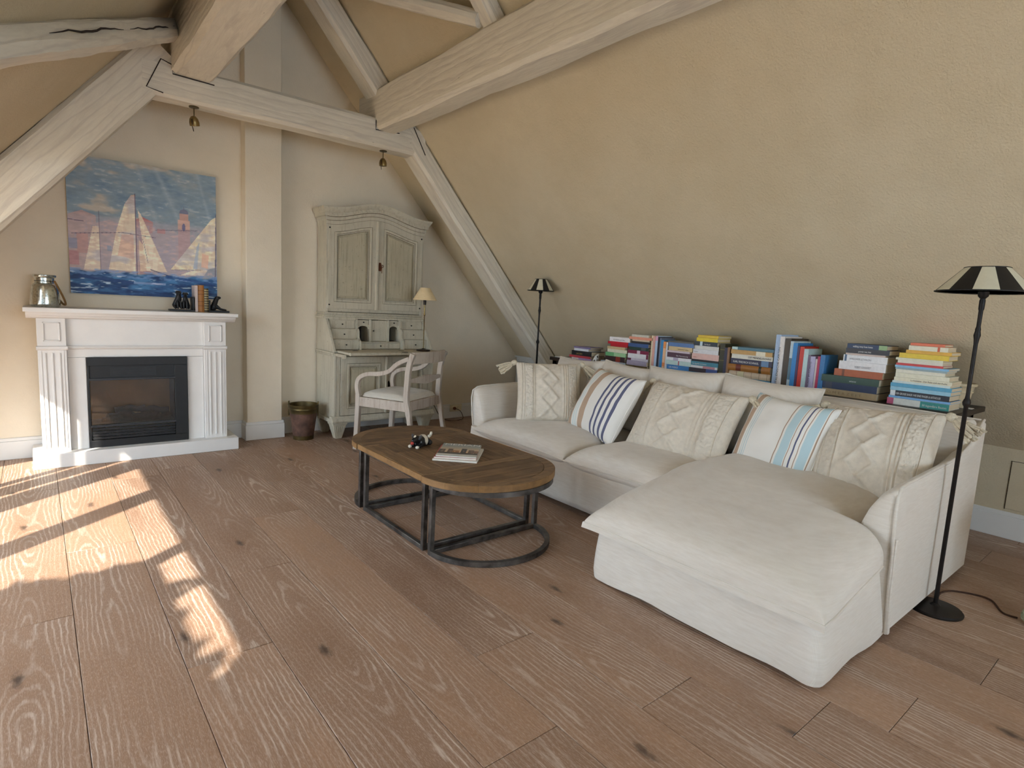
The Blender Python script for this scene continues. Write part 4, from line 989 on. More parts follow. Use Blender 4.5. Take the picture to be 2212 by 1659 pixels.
# ================================================================== spotlights under the collar beam
def spot(label, x, y, rz, tilt):
    r = thing('spotlight', label, 'spotlight', (x, y, 2.4075), rz, 'spotlights under the collar beam')
    B().lathe([(0, 0), (.030, 0), (.030, -.006), (.0, -.008)], n=24).build('ceiling_plate', M_BRSD, r, smooth=40)
    B().lathe([(.0035, -.006), (.0035, -.065)], n=10).build('rod', M_BRSD, r)
    M = Matrix.Translation((0, 0, -.095)) @ Matrix.Rotation(tilt, 4, 'X')
    B().lathe([(0, .038), (.014, .034), (.026, .018), (.031, -.004), (.030, -.024), (.027, -.024), (.0, -.005)], n=24).xf(M).build('head', M_BRASS, r, smooth=40)
    B().tube([(0, -.03, .02), (0, -.04, -.02), (0, -.03, -.055)], .003, 6).xf(M).build('bracket', M_BRN, r)
spot('small brass spotlight under the collar beam above the painting', .868, 4.485, -.6, .35)
spot('small brass spotlight under the collar beam left of the right rafter', 2.235, 4.485, -.9, .1)
# ================================================================== coffee table: one centre piece, two half-moons
def make_reclaimed():
    m = MT('reclaimed_elm'); co = m.coord(); rnd = m.n('ObjectInfo').outputs['Random']
    off = m.n('CombineXYZ', ins={0: m.math('MULTIPLY', rnd, 11.), 1: m.math('MULTIPLY', rnd, 23.), 2: 0.}).outputs[0]
    v = m.n('VectorMath', operation='ADD', ins={0: co, 1: off}).outputs[0]
    g = m.noise(m.mapping(v, (3, 60, 60)), 1.5, 5., .65, .6); n2 = m.noise(v, 7., 4., .6)
    base = m.mix(rnd, srgb(106, 82, 58), srgb(148, 118, 86))
    col = m.mix(m.ramp(g, [(.35, 0.), (.7, 1.)]), base, srgb(78, 58, 40)); col = m.mix(m.math('MULTIPLY', m.ramp(n2, [(.45, 0.), (.75, 1.)]), .5), col, srgb(146, 118, 84))
    sp = m.n('TexVoronoi', ins={'Vector': m.mapping(v, (6, 14, 14)), 'Scale': 1.5}).outputs[0]
    col = m.mix(m.ramp(sp, [(0., .8), (.04, 0.)]), col, srgb(40, 28, 20))
    m.col(col); m.set(m.b, 'Roughness', m.ramp(g, [(.3, .5), (.7, .62)])); m.b.inputs['Specular IOR Level'].default_value = .35; m.bump(g, .25, .003); return m.m
M_ELM = make_reclaimed()
M_EDGE = plain('golden_wood_edge', srgb(144, 108, 66), .55, var=.35, vs=18, bump=.15, bs=80)
M_STEEL = plain('raw_blackened_steel', srgb(112, 108, 104), .42, metal=.7, var=.4, vs=14, c2=srgb(66, 62, 60))
TXC, TA, FA = 1.758, .375, .343           # centre x, top half width, frame half width
TY0, TY1, ZT, TT = 2.305, 3.02, .392, .031
def plank(mb, name, root, rot90=False):
    """plank object whose local x runs along the grain"""
    vs = np.array(mb.v); c = (vs.min(0)+vs.max(0))/2
    if rot90:
        v2 = [(p[1]-c[1], -(p[0]-c[0]), p[2]-c[2]) for p in mb.v]
    else: v2 = [(p[0]-c[0], p[1]-c[1], p[2]-c[2]) for p in mb.v]
    mb.v = v2; o = mb.build(name, M_ELM, root, bevel=.0018, seg=1); o.location = Vector(c)-Vector(root.location)
    if rot90: o.rotation_euler = (0, 0, math.pi/2)
    return o
tc = thing('coffee_table', 'square centre section of the reclaimed wood coffee table, magazines on it', 'coffee table', (TXC, (TY0+TY1)/2, 0), 0)
zb = ZT-TT
# breadboard ends and strips, each its own plank
for y0, y1 in ((TY0+.002, TY0+.072), (TY1-.072, TY1-.002)): plank(B().box(TXC-TA+.012, y0, zb, TXC+TA-.012, y1, ZT), 'plank', tc)
ws_ = [.085, .098, .075, .11, .082, .095, .09, .087]; sc_ = (2*TA-.024)/sum(ws_); x = TXC-TA+.012; rg = random.Random(2)
for i, w in enumerate(ws_):
    w *= sc_; ya, yb = TY0+.0735, TY1-.0735
    if i in (1, 3, 4, 6):
        ym = ya+(yb-ya)*rg.uniform(.35, .65)
        for p, q in ((ya, ym-.0006), (ym+.0006, yb)): plank(B().box(x+.0006, p, zb, x+w-.0006, q, ZT-rg.uniform(0, .0012)), 'plank', tc, True)
    else: plank(B().box(x+.0006, ya, zb, x+w-.0006, yb, ZT-rg.uniform(0, .0012)), 'plank', tc, True)
    x += w
for xa, xb in ((TXC-TA, TXC-TA+.011), (TXC+TA-.011, TXC+TA)): B().box(xa, TY0+.002, zb, xb, TY1-.002, ZT-.001).build('edge_strip', M_EDGE, tc, world=True, bevel=.003)
def steel(root, path, w=.026, h=.026, name='frame', closed=False):
    pass
s_ = .024
def fbar(root, name, x0, y0, z0, x1, y1, z1): return B().box(x0, y0, z0, x1, y1, z1).build(name, M_STEEL, root, world=True, bevel=.0025)
xa, xb = TXC-FA, TXC+FA
ya, yb = TY0+.022, TY1-.022
for (x, y) in ((xa, ya), (xb-s_, ya), (xa, yb-s_), (xb-s_, yb-s_)): fbar(tc, 'leg', x, y, 0, x+s_, y+s_, zb)
for x in (xa, xb-s_): fbar(tc, 'rail', x, ya+s_, .002, x+s_, yb-s_, .002+s_); fbar(tc, 'rail', x, ya+s_, zb-s_-.001, x+s_, yb-s_, zb-.001)
for y in (ya, yb-s_): fbar(tc, 'rail', xa+s_, y, .002, xb-s_, y+s_, .002+s_); fbar(tc, 'rail', xa+s_, y, zb-s_-.001, xb-s_, y+s_, zb-.001)
def halfmoon(label, yj, sg):
    """sg -1: bulges towards the viewer (-y)"""
    r = thing('side_table', label, 'side table', (TXC, yj+sg*.14, 0), 0, 'half-moon ends of the coffee table')
    b = .335; n = 28
    def edge(u, k=1.): return math.sqrt(max(0, 1-u*u))
    # planks across, clipped by the arc
    ws2 = [.072, .085, .078, .07]; d = .002
    a_in, b_in = TA-.055, b-.055
    for w in ws2:
        d0, d1 = d, min(d+w-.001, b_in-.001)
        if d0 >= b_in-.01: break
        pl = []; m = 10
        xe = lambda dd: a_in*edge(dd/b_in)
        right = [(xe(d0+(d1-d0)*i/m), d0+(d1-d0)*i/m) for i in range(m+1)]; left = [(-p[0], p[1]) for p in right[::-1]]
        pl = [(TXC+p[0], yj+sg*p[1]) for p in right+left]
        plank(B().prism(pl, 'z', zb, ZT-rg.uniform(0, .001)), 'plank', r); d += w
    # curved rim built of segments
    segs = 7
    for k in range(segs):
        t0, t1 = math.pi*k/segs+.0008, math.pi*(k+1)/segs-.0008; m = 6
        def pt(t, A, Bb): return (TXC+A*math.cos(t), yj+sg*(.002+Bb*math.sin(t)))
        ts = [t0+(t1-t0)*i/m for i in range(m+1)]
        pl = [pt(t, TA-.001, b) for t in ts]+[pt(t, TA-.0545, b-.0545) for t in ts[::-1]]
        plank(B().prism(pl, 'z', zb, ZT-rg.uniform(0, .0012)), 'plank', r)
        pl = [pt(t, TA+.002, b+.003) for t in ts]+[pt(t, TA-.002, b-.001) for t in ts[::-1]]
        B().prism(pl, 'z', zb-.001, ZT-.002).build('edge_strip', M_EDGE, r, world=True)
    yl = yj+sg*.022
    y0, y1 = min(yl, yl+sg*s_), max(yl, yl+sg*s_)
    for x in (xa, xb-s_): fbar(r, 'leg', x, y0, 0, x+s_, y1, zb)
    fbar(r, 'rail', xa+s_, y0, .002, xb-s_, y1, .002+s_); fbar(r, 'rail', xa+s_, y0, zb-s_-.001, xb-s_, y1, zb-.001)
    for z0 in (.002, zb-s_-.001):
        rr = []; A, Bb = FA-s_/2, .305
        for k in range(n+1):
            t = math.pi*k/n; c = Vector((TXC+A*math.cos(t), yl+sg*(.012+Bb*math.sin(t)), z0)); nn = Vector((math.cos(t)/A, sg*math.sin(t)/Bb, 0)).normalized()*s_/2
            rr.append([tuple(c-nn), tuple(c+nn), tuple(c+nn+Vector((0, 0, s_))), tuple(c-nn+Vector((0, 0, s_)))])
        B().rings(rr).build('curved_rail', M_STEEL, r, world=True, smooth=35)
    return r
halfmoon('half-moon end table of the coffee table nearest the chaise', TY0, -1)
halfmoon('half-moon end table of the coffee table nearest the armchair', TY1, 1)

# ------------------------------------------------------------------ dog figurine and magazines on the table
M_ENB = plain('black_glazed_wood', srgb(26, 25, 26), .3, var=.3); M_ENW = plain('cream_glazed_paint', srgb(222, 214, 196), .35, var=.1); M_ENR = plain('red_glazed_paint', srgb(176, 66, 60), .4); M_ENG = plain('grey_glazed_paint', srgb(96, 98, 102), .4)
dg_ = thing('dog_figurine', 'small black and white painted dog figurine stretching on the coffee table', 'figurine', (1.672, 2.80, ZT+.0005), math.radians(204))
# local: head towards +x
J = [(-.050, 0, .036, .026, .030), (-.020, 0, .032, .024, .026), (.010, 0, .032, .022, .024), (.034, 0, .042, .017, .019), (.054, 0, .054, .022, .024), (.078, 0, .046, .012, .012), (.090, 0, .042, .008, .008), (.030, .020, .014, .010), (.062, .024, .010, .009), (.030, -.020, .014, .010), (.062, -.024, .010, .009), (-.050, .026, .016, .014), (-.030, .032, .010, .009), (-.050, -.026, .016, .014), (-.030, -.032, .010, .009)]
J = [(*j[:3], *[q*1.15 for q in j[3:]]) for j in J]
skin_mesh('body', J, [(0, 1), (1, 2), (2, 3), (3, 4), (4, 5), (5, 6), (2, 7), (7, 8), (2, 9), (9, 10), (0, 11), (11, 12), (0, 13), (13, 14)], M_ENB, dg_, 2)
for s in (-1, 1):
    B().lathe([(0, -.010), (.009, -.006), (.011, 0), (.009, .006), (0, .010)], n=14).xf(Matrix.Translation((.074, s*.025, .0105))).build('paw', M_ENW, dg_, smooth=60)
    B().lathe([(0, -.005), (.010, -.003), (.014, 0), (.010, .003), (0, .005)], n=16).xf(Matrix.Translation((.048, s*.024, .062)) @ Matrix.Rotation(s*1.2, 4, 'X') @ Matrix.Scale(1.25, 4, (0, 1, 0))).build('ear', M_ENG, dg_, smooth=60)
B().lathe([(0, -.009), (.009, -.004), (.010, .002), (.006, .008), (0, .010)], n=16).xf(Matrix.Translation((.088, 0, .034)) @ Matrix.Rotation(1.2, 4, 'Y')).build('mouth', M_ENR, dg_, smooth=60)
B().rings([[(x, 1.2*ry*math.cos(a), .033+1.2*rz*math.sin(a)) for a in [i*2*math.pi/20 for i in range(20)]] for x, ry, rz in ((-.022, .0255, .0275), (-.015, .0268, .0285), (-.002, .0262, .028), (.006, .0245, .0265))], caps=False).build('white_band', M_ENW, dg_, smooth=60)
B().tube(spline([(-.070, 0, .046), (-.082, .002, .050), (-.088, .004, .060), (-.087, .005, .070)], 6), lambda s: .009*(1-.3*s), 8).build('tail', M_ENW, dg_, smooth=60)
B().rings([[(.060+.004*k, 1.0*q*math.cos(a), .060+.012*(1-k*.3)+q*.5*math.sin(a)) for a in [i*2*math.pi/12 for i in range(12)]] for k, q in ((0, .005), (1, .007), (3, .007), (5, .004))]).build('blaze', M_ENW, dg_, smooth=60)

def magazine(label, loc, rz, w, h, t, ccol, edge=(224, 220, 208)):
    r = thing('magazine', label, 'magazine', loc, rz, 'magazines stacked on the coffee table')
    B().box(-w/2+.001, -h/2+.001, .0004, w/2-.001, h/2-.001, t-.0004).build('pages', plain('magazine_pages', srgb(*edge), .6, var=.08), r)
    c = book_mat(ccol)
    B().box(-w/2, -h/2, 0, w/2, h/2, .0005).box(-w/2, -h/2, t-.0005, w/2, h/2, t).box(-w/2, -h/2, 0, -w/2+.001, h/2, t).build('cover', c, r)
    return r
mrz = math.radians(-42)
magazine('white bottom magazine of the stack on the coffee table', (1.752, 2.535, ZT+.0005), mrz-.03, .235, .285, .009, (226, 222, 210))
magazine('red-spined middle magazine of the stack on the coffee table', (1.752, 2.545, ZT+.010), mrz+.02, .222, .272, .009, (190, 84, 84))
mg = magazine('magazine with a dusk city skyline cover and MERIAN masthead, topmost on the coffee table', (1.760, 2.545, ZT+.0195), mrz, .215, .272, .007, (150, 156, 152))
def cover_fn(U, V):
    h, w = U.shape; C = np.zeros((h, w, 3))
    sky_ = np.clip((V-.45)/.4, 0, 1)[..., None]
    C[:] = np.array((206, 176, 140))/255*(1-sky_)+np.array((128, 142, 146))/255*sky_
    def R(x0, x1, y0, y1, c):
        m = (U >= x0) & (U <= x1) & (V >= y0) & (V <= y1); C[m] = np.array(c)/255
    R(0, .16, .15, .50, (74, 70, 68)); R(.22, .34, .15, .55, (104, 82, 70)); R(.34, .52, .15, .44, (150, 100, 66)); R(.56, .70, .15, .60, (62, 62, 68)); R(.74, .88, .15, .52, (96, 76, 66)); R(.88, 1, .15, .46, (116, 84, 70)); R(0, 1, .15, .27, (58, 54, 52)); R(.1, .9, .19, .22, (104, 98, 92))
    rs = np.random.RandomState(1)
    for _ in range(26):
        x = rs.rand(); y = rs.rand()*.15+.26; R(x, x+.02, y, y+.02, [(210, 150, 90), (190, 90, 60), (222, 206, 176)][rs.randint(3)])
    R(0, 1, 0, .15, (206, 206, 198)); return C
o = printed_panel('cover_picture', cover_fn, 80, 90, (-.213/2, -.270/2, .0074), (.213, 0, 0), (0, .270, 0), mg, .35)
text_part('masthead', 'MERIAN', .052, INK_W, mg, (-.098, .092, .0076), (1, 0, 0), (0, 1, 0), .196)

# ================================================================== sofa
M_LINEN = make_cloth('natural_linen', srgb(221, 214, 204), srgb(212, 203, 191), 500)
sf = thing('sofa', 'cream linen sectional sofa with chaise under a row of cushions', 'sofa', (2.9, 2.04, 0))
YN, YF = .675, 3.42
def skirt(outline, z0, z1, name, par, hem=.012, seed=0, rad=.05, nz_=8, flare=0.):
    """loose fabric box: outline polygon (ccw) with rounded corners, hem a little wavy"""
    pts = []; n = len(outline)
    for i in range(n):
        a, b, c = Vector(outline[i-1]), Vector(outline[i]), Vector(outline[(i+1) % n])
        d1, d2 = (a-b).normalized(), (c-b).normalized()
        for k in range(5):
            t = k/4; p = b+d1*rad*(1-t)**2+d2*rad*t**2; pts.append(p)
        L = (c-b).length-2*rad; m = max(1, int(L/.06))
        for k in range(1, m): pts.append(b+d2*(rad+L*k/m))
    rings = []; cx_ = sum((p.x for p in pts))/len(pts); cy_ = sum((p.y for p in pts))/len(pts)
    for j in range(nz_+1):
        t = j/nz_; z = z0+(z1-z0)*t; ring = []
        for k, p in enumerate(pts):
            q = pts[(k+1) % len(pts)]-pts[k-1]; nn = Vector((q.y, -q.x)).normalized()
            w = (1-t)**1.5; dsp = .014*nz(p.x*3+seed, p.y*3, t*1.2)*(.3+w)-.02*w*(1-w)*0+.006*math.sin(t*math.pi)-.018*max(0, .12-t)/.12*(1 if not flare else .3)+flare*(1-t)
            ring.append((p.x+nn.x*dsp, p.y+nn.y*dsp, z+w*hem*nz(p.x*4, p.y*4, seed+5)))
        rings.append(ring)
    return B().rings(rings).build(name, M_LINEN, par, world=True, smooth=70)
skirt([(2.435, YN+.015), (3.53, YN+.015), (3.53, YF-.01), (2.435, YF-.01)], .035, .33, 'base', sf, seed=1)
skirt([(1.938, .704), (2.60, .704), (2.60, 1.655), (1.938, 1.655)], .016, .30, 'chaise_base', sf, seed=2, rad=.022, hem=.02, flare=.032)
def puff(u, v, top, x0, x1, y0, y1, zs, crown, drop, seed, px=5, q=.42, lip=.018, notch=False):
    """cushion half-shell; seam at height zs(u,v)"""
    a, b = 2*u-1, 2*v-1
    # concentrate samples near the rim
    a = math.copysign(1-(1-abs(a))**1.5, a); b = math.copysign(1-(1-abs(b))**1.5, b)
    e = max(0, (1-abs(a)**px)*(1-abs(b)**px)); s = e**q
    inset = 1-.02*(1-abs(a*b))*0
    corner = (abs(a)*abs(b))**6
    x = (x0+x1)/2+(x1-x0)/2*a*(1+.012*corner); y = (y0+y1)/2+(y1-y0)/2*b*(1+.012*corner)
    # rim bows slightly inwards between corners
    bw = .004 if notch else .018; x -= math.copysign(bw*(1-b*b)*abs(a)**8, a); y -= math.copysign(bw*(1-a*a)*abs(b)**8, b)
    if notch:
        f = max(0., min(1., (x-2.385)/.05)); f = f*f*(3-2*f); ylo = y0+(.812-y0)*f
        y = y1-(y1-y)*(y1-ylo)/(y1-y0)
    z0 = zs(x, y)
    wr = .010*nz(x*2.2+seed, y*2.2, 1.3)+.004*nz(x*8, y*8, seed)
    z = z0+(crown*s+wr*s if top else -drop*s)
    return (x, y, z)
def cushion_mesh(x0, x1, y0, y1, zs, crown, drop, seed, n=44, **k):
    mb = B().grid(lambda u, v: puff(u, v, True, x0, x1, y0, y1, zs, crown, drop, seed, **k), n, n)
    mb.grid(lambda u, v: puff(1-u, v, False, x0, x1, y0, y1, zs, crown, drop, seed, **k), n, n); return mb
def rim_path(x0, x1, y0, y1, zs, n=26, seed=0, **k):
    P = []
    nt = k.get('notch', False)
    for uv in [(0, i/n) for i in range(n)]+[(i/n, 1) for i in range(n)]+[(1, 1-i/n) for i in range(n)]+[(1-i/n, 0) for i in range(n)]: P.append(puff(*uv, True, x0, x1, y0, y1, zs, 0, 0, seed, notch=nt))
    return P
def seat(name, x0, x1, y0, y1, zs, crown, drop, seed, **k):
    o = cushion_mesh(x0, x1, y0, y1, zs, crown, drop, seed, **k).build(name, M_LINEN, sf, world=True, smooth=75, merge=.0008)
    off = Vector(sf.location)
    B().tube([tuple(Vector(p)) for p in rim_path(x0, x1, y0, y1, zs, seed=seed, notch=k.get('notch', False), n=40)], .0055, 6, closed=True).build('piping', M_LINEN, o, smooth=60).location = -off
    return o
zs_ = lambda x, y: .325+.012*nz(x*1.5, y*1.5, 4)
seat('seat_cushion', 2.395, 3.25, 2.385, 3.285, zs_, .105, .07, 3)
seat('seat_cushion', 2.395, 3.25, 1.62, 2.365, zs_, .105, .07, 5)
# chaise cushion hangs lower at the foot
zc = lambda x, y: .262+.085*max(0, min(1, (x-1.95)/.55))+.008*nz(x*2, y*2, 8)
cc_ = seat('chaise_cushion', 1.872, 3.25, .668, 1.69, zc, .150, .05, 9, n=72, px=4.5, q=.36, notch=True)
fl_ = [Vector(p) for p in rim_path(1.872, 3.25, .668, 1.69, zc, n=40, seed=9, notch=True)]; nf = len(fl_); cen = Vector((2.5, 1.18, .3)); rr = []
for i in range(nf):
    if fl_[i].x > 2.36: continue
    p = fl_[i]; o_ = (p-cen); o_.z = 0; o_.normalize(); w_ = .004*nz(p.x*9, p.y*9, 2)
    q = p+o_*(.006+w_)-Vector((0, 0, .020+.006*nz(p.x*5, p.y*5, 7)))
    rr.append((i, [tuple(p+o_*.001), tuple(p+o_*.006), tuple(q+o_*.004), tuple(q-o_*.001)]))
rr.sort(key=lambda t: (t[0]+nf//2) % nf)
o = B().rings([t[1] for t in rr]).build('seam_flange', M_LINEN, cc_, smooth=60); o.location = -Vector(sf.location)
# arms: wedge-shaped, sharp piped outer edge, inner face rolling down
off = -Vector(sf.location)
def arm_loft(yo, sg, stations, name, th=.135):
    """stations (x, top z); yo outer face, sg=+1 when the inside lies towards +y"""
    rr = []
    def sec(x, zt, f=1., slant=0.):
        zt_ = zt
        pts = [(0, .035), (0, .25), (0, .45), (0, zt-.05), (.002, zt-.012), (.010, zt), (.032, zt-.006), (.062, zt-.035), (.090, zt-.085), (.112, zt-.15), (.128, zt-.23), (.134, .30), (.134, .035)]
        out = []
        for d, z in pts:
            d2 = .067+(d-.067)*f
            dx = slant*max(0, (.42-z)/.385)
            out.append((x+dx+.004*nz(x*5, z*5, 2), yo+sg*d2*th/.134, z))
        return out
    n = len(stations)
    x0, z0 = stations[0]
    rr.append(sec(x0-.012, z0-.022, .72, .06)); rr.append(sec(x0-.004, z0-.006, .92, .06))
    for i, (x, z) in enumerate(stations):
        rr.append(sec(x, z, 1., .06 if i == 0 else .05 if i == 1 else .02 if i == 2 else 0))
    o = B().rings(rr).build(name, M_LINEN, sf, world=True, smooth=50)
    return o
st_n = [(2.425, .600), (2.46, .612), (2.52, .617), (2.70, .622), (2.90, .627), (3.08, .632), (3.22, .646), (3.34, .672), (3.44, .71), (3.51, .75), (3.56, .776), (3.575, .77)]
na = arm_loft(YN-.008, 1, st_n, 'arm')
o = B().tube([(2.483, YN-.009, .03), (2.447, YN-.009, .22), (2.420, YN-.009, .42), (2.412, YN-.008, .53), (2.420, YN-.005, .583)]+[(x, YN-.001, z+.002) for x, z in st_n[1:-1]], .006, 6).build('piping', M_LINEN, na, smooth=60); o.location = off
o = B().prism([(2.478, .03), (2.446, .2), (2.427, .42), (2.447, .42), (2.466, .2), (2.498, .03)], 'y', YN-.020, YN-.004).build('side_flap', M_LINEN, na, bevel=.004); o.location = off
st_f = [(2.47, .596), (2.50, .610), (2.56, .617), (2.75, .622), (3.05, .628), (3.20, .645), (3.32, .675), (3.44, .72), (3.52, .765), (3.56, .77)]
fa_ = arm_loft(YF+.005, -1, st_f, 'arm', .145)
o = B().tube([(2.52, YF+.006, .03), (2.468, YF+.006, .42), (2.458, YF+.005, .53), (2.466, YF+.002, .588)]+[(x, YF-.003, z+.002) for x, z in st_f[1:-1]], .0055, 6).build('piping', M_LINEN, fa_, smooth=60); o.location = off
# back
bp = [(3.26, .30), (3.315, .60), (3.34, .755), (3.375, .782), (3.52, .782), (3.57, .76), (3.555, .50), (3.53, .10), (3.50, .04), (3.30, .04)]
bkp = B(); NB = 40; rr = []
for i in range(NB+1):
    y = YN+.02+(YF-.03-YN)*i/NB; w = .012*nz(y*2, 3, 1)
    rr.append([(x+.006*nz(y*3, x*9, z*5), y, z+(w if z > .7 else 0)) for x, z in bp])
bo = bkp.rings(rr).build('backrest', M_LINEN, sf, world=True, bevel=.02, seg=3)
o = B().tube([(3.555, YN+.01+(YF-.01-YN)*i/40, .779+.012*nz((YN+.02+(YF-.03-YN)*i/40)*2, 3, 1)) for i in range(41)], .006, 6).build('piping', M_LINEN, bo, smooth=60); o.location = off

# loose cushions ----------------------------------------------------
def pillow_pt(u, v, side, w, h, t, seed, pinch=.06, slump=.0, ridged=None):
    a, b = 2*u-1, 2*v-1
    a = math.copysign(1-(1-abs(a))**1.35, a); b = math.copysign(1-(1-abs(b))**1.35, b)
    e = max(0., (1-a*a)*(1-b*b))
    s = e**.44
    k = 1-pinch*(1-abs(a)**3)*abs(b)**2*0
    x = w/2*a*(1-pinch*(1-b*b)*abs(a)**3*0-pinch*(1-b**2)*abs(a)**4); y = h/2*b*(1-pinch*(1-a**2)*abs(b)**4)
    z = t/2*s*(1+.12*nz(a*1.7+seed, b*1.7, seed*1.3))+.006*nz(a*4, b*4+seed, seed)*s
    if ridged and side > 0: z += ridged(a, b, s)
    return (x, y, z*side - slump*(1-b)*(1+b)*0)
def pillow_mesh(w, h, t, seed, n=40, **k):
    mb = B().grid(lambda u, v: pillow_pt(u, v, 1, w, h, t, seed, **k), n, n)
    k2 = dict(k); k2['ridged'] = None
    mb.grid(lambda u, v: pillow_pt(1-u, v, -1, w, h, t, seed, **k2), n, n); return mb
def orient(o, centre, normal, upv, roll=0.):
    """local z = normal, local y as close to upv as possible"""
    Z = Vector(normal).normalized(); U = Vector(upv); X = U.cross(Z).normalized(); Y = Z.cross(X)
    M = Matrix((X, Y, Z)).transposed().to_4x4(); o.matrix_world = Matrix.Translation(centre) @ M @ Matrix.Rotation(roll, 4, 'Z')
def rim_tube(w, h, t, seed, r, pinch=.06, n=22):
    P = [pillow_pt(0, i/n, 1, w, h, 0, seed, pinch) for i in range(n)]+[pillow_pt(i/n, 1, 1, w, h, 0, seed, pinch) for i in range(n)]+[pillow_pt(1, 1-i/n, 1, w, h, 0, seed, pinch) for i in range(n)]+[pillow_pt(1-i/n, 0, 1, w, h, 0, seed, pinch) for i in range(n)]
    return B().tube([(p[0], p[1], 0) for p in P], r, 6, closed=True)
labs = ['linen back cushion in the far corner, behind the tufted pillow by the far arm', 'small linen back cushion, second from the far arm, behind the blue striped pillow', 'wide linen back cushion behind the middle tufted pillow', 'plump linen back cushion standing behind the pale blue striped pillow', 'linen back cushion nearest the viewer, behind the tufted pillow by the near arm']
spec = [(3.075, .49, .46, 3.185, .620, .02), (2.625, .48, .46, 3.19, .625, -.05), (2.13, .58, .47, 3.17, .640, .03), (1.585, .58, .47, 3.16, .640, -.03), (1.06, .54, .43, 3.19, .590, .04)]
for i, (yc, w, h, xc, zc_, rl) in enumerate(spec):
    r = thing('back_cushion', labs[i], 'cushion', (xc, yc, zc_), 0, 'linen back cushions')
    pillow_mesh(w, h, .23, 11+i*3, n=34, pinch=.075).build('cushion', M_LINEN, r, smooth=80, merge=.0006)
    rim_tube(w, h, .17, 11+i*3, .005, .075).build('piping', M_LINEN, r, smooth=60)
    orient(r, (xc, yc, zc_), (-1, 0, .28), (0.3, 0, 1), rl)
# ------------------------------------------------------------------ throw pillows
M_TUFT = plain('ivory_tufted_cotton', srgb(228, 217, 200), .95, var=.1, vs=40, bump=.7, bs=420)
M_TASS = plain('ivory_tassel_yarn', srgb(226, 214, 190), .95, var=.22, vs=90, bump=.8, bs=300)
def tri(x): x = x % 1.; return 4*abs(x-.5)-1
def tuft_ridges(seed):
    def f(a, b, s):
        z = 0.
        if s < .05: return 0.
        for c, w in ((-.84, .018), (-.77, .018), (-.46, .022), (.40, .016), (.47, .016), (.54, .016), (.86, .018)): z += .010*math.exp(-((a-c)/w)**2)
        if -.73 < a < -.50 or .58 < a < .82: z += .011+.010*mnoise.noise(Vector((a*38, b*38, seed)))
        if -.42 < a < .36:
            for sg in (-1, 1):
                c = -.03+sg*.24*tri(b*.85+.25); z += .014*math.exp(-((a-c)/.055)**2)*(1+.5*mnoise.noise(Vector((a*40, b*40, seed+3))))
            z += .0025*mnoise.noise(Vector((a*25, b*25, seed+7)))
        return z*min(1, s*2.2)
    return f
def tassel(par, p, d, name='tassel', s=1.):
    """hangs from p in direction d (parent space)"""
    D = Vector(d).normalized(); q = Vector((0, 0, -1)).rotation_difference(D).to_matrix().to_4x4(); mb = B(); rg = random.Random(int(abs(p[0]*1000+p[1]*77)))
    mb.lathe([(0, .006), (.008, .002), (.0105, -.006), (.009, -.014), (.0055, -.017), (.0075, -.020), (0, -.021)], n=10)
    for i in range(26):
        a = i*2.4; r0 = .003+.0045*rg.random(); r1 = .010+.013*rg.random(); L = .042+.012*rg.random(); k = rg.uniform(-.4, .4)
        mb.tube([(r0*math.cos(a), r0*math.sin(a), -.018), (r0*1.9*math.cos(a+k*.4), r0*1.9*math.sin(a+k*.4), -.034), (r1*math.cos(a+k), r1*math.sin(a+k), -.018-L)], .0026, 5)
    mb.xf(Matrix.Translation(p) @ q @ Matrix.Scale(s, 4)); return mb.build(name, M_TASS, par, smooth=60)
def throw(name, label, w, h, t, centre, normal, roll, mat, seed, tufted=False, upv=(0, 0, 1), group=None, tass=((-1, -1), (1, -1), (1, 1), (-1, 1)), tdir=None):
    r = thing(name, label, 'pillow', centre, 0, group)
    if tufted: pillow_mesh(w, h, t, seed, n=92, pinch=.07, ridged=tuft_ridges(seed)).build('cover', mat, r, smooth=80, merge=.0004)
    else:
        pillow_mesh(w, h, t, seed, n=36, pinch=.07).build('cover', mat, r, smooth=80, merge=.0004); rim_tube(w, h, t, seed, .004, .07).build('piping', mat, r, smooth=60)
    orient(r, centre, normal, upv, roll)
    if tufted:
        iv = r.matrix_world.to_3x3().inverted()
        for (a, b) in tass:
            g = iv @ Vector((-.25, 0, -1 if b > 0 else -.5)); out = Vector((a*.6, b*.35, .15)); tassel(r, (a*w/2, b*h/2, 0), (g*.8+out) if b > 0 else (out+g*.25), s=2.0)
    return r
def stripe_mat(name, w, stops, base):
    m = MT(name); x = m.n('SeparateXYZ', ins={0: m.coord()}).outputs[0]
    f = m.math('ADD', m.math('DIVIDE', x, w), .5)
    nd = m.n('ValToRGB'); m.set(nd, 0, f); nd.color_ramp.interpolation = 'CONSTANT'; el = nd.color_ramp.elements
    ex = [(0., base)]
    for a, b, c in stops: ex += [(a, c), (b, base)]
    while len(el) < len(ex): el.new(.99)
    for e, (p, c) in zip(el, ex): e.position = p; e.color = (*c, 1)
    wv = m.noise(m.mapping(m.coord(), (500, 500, 500)), 1., 2.)
    m.col(m.mix(m.math('MULTIPLY', wv, .12), nd.outputs[0], srgb(190, 182, 170))); m.p(Roughness=.9); m.b.inputs['Specular IOR Level'].default_value = .15; m.bump(wv, .25, .001); return m.m
WH = srgb(234, 231, 225); TP = srgb(186, 160, 138); NV = srgb(90, 94, 124); AQ = srgb(212, 226, 226); LB = srgb(184, 209, 216); LN = srgb(168, 140, 118)
M_ST1 = stripe_mat('navy_taupe_stripes', .54, [(.055, .15, TP), (.19, .215, AQ), (.245, .27, AQ), (.315, .425, TP), (.605, .64, NV), (.69, .725, NV), (.775, .81, NV), (.855, .89, NV)], WH)
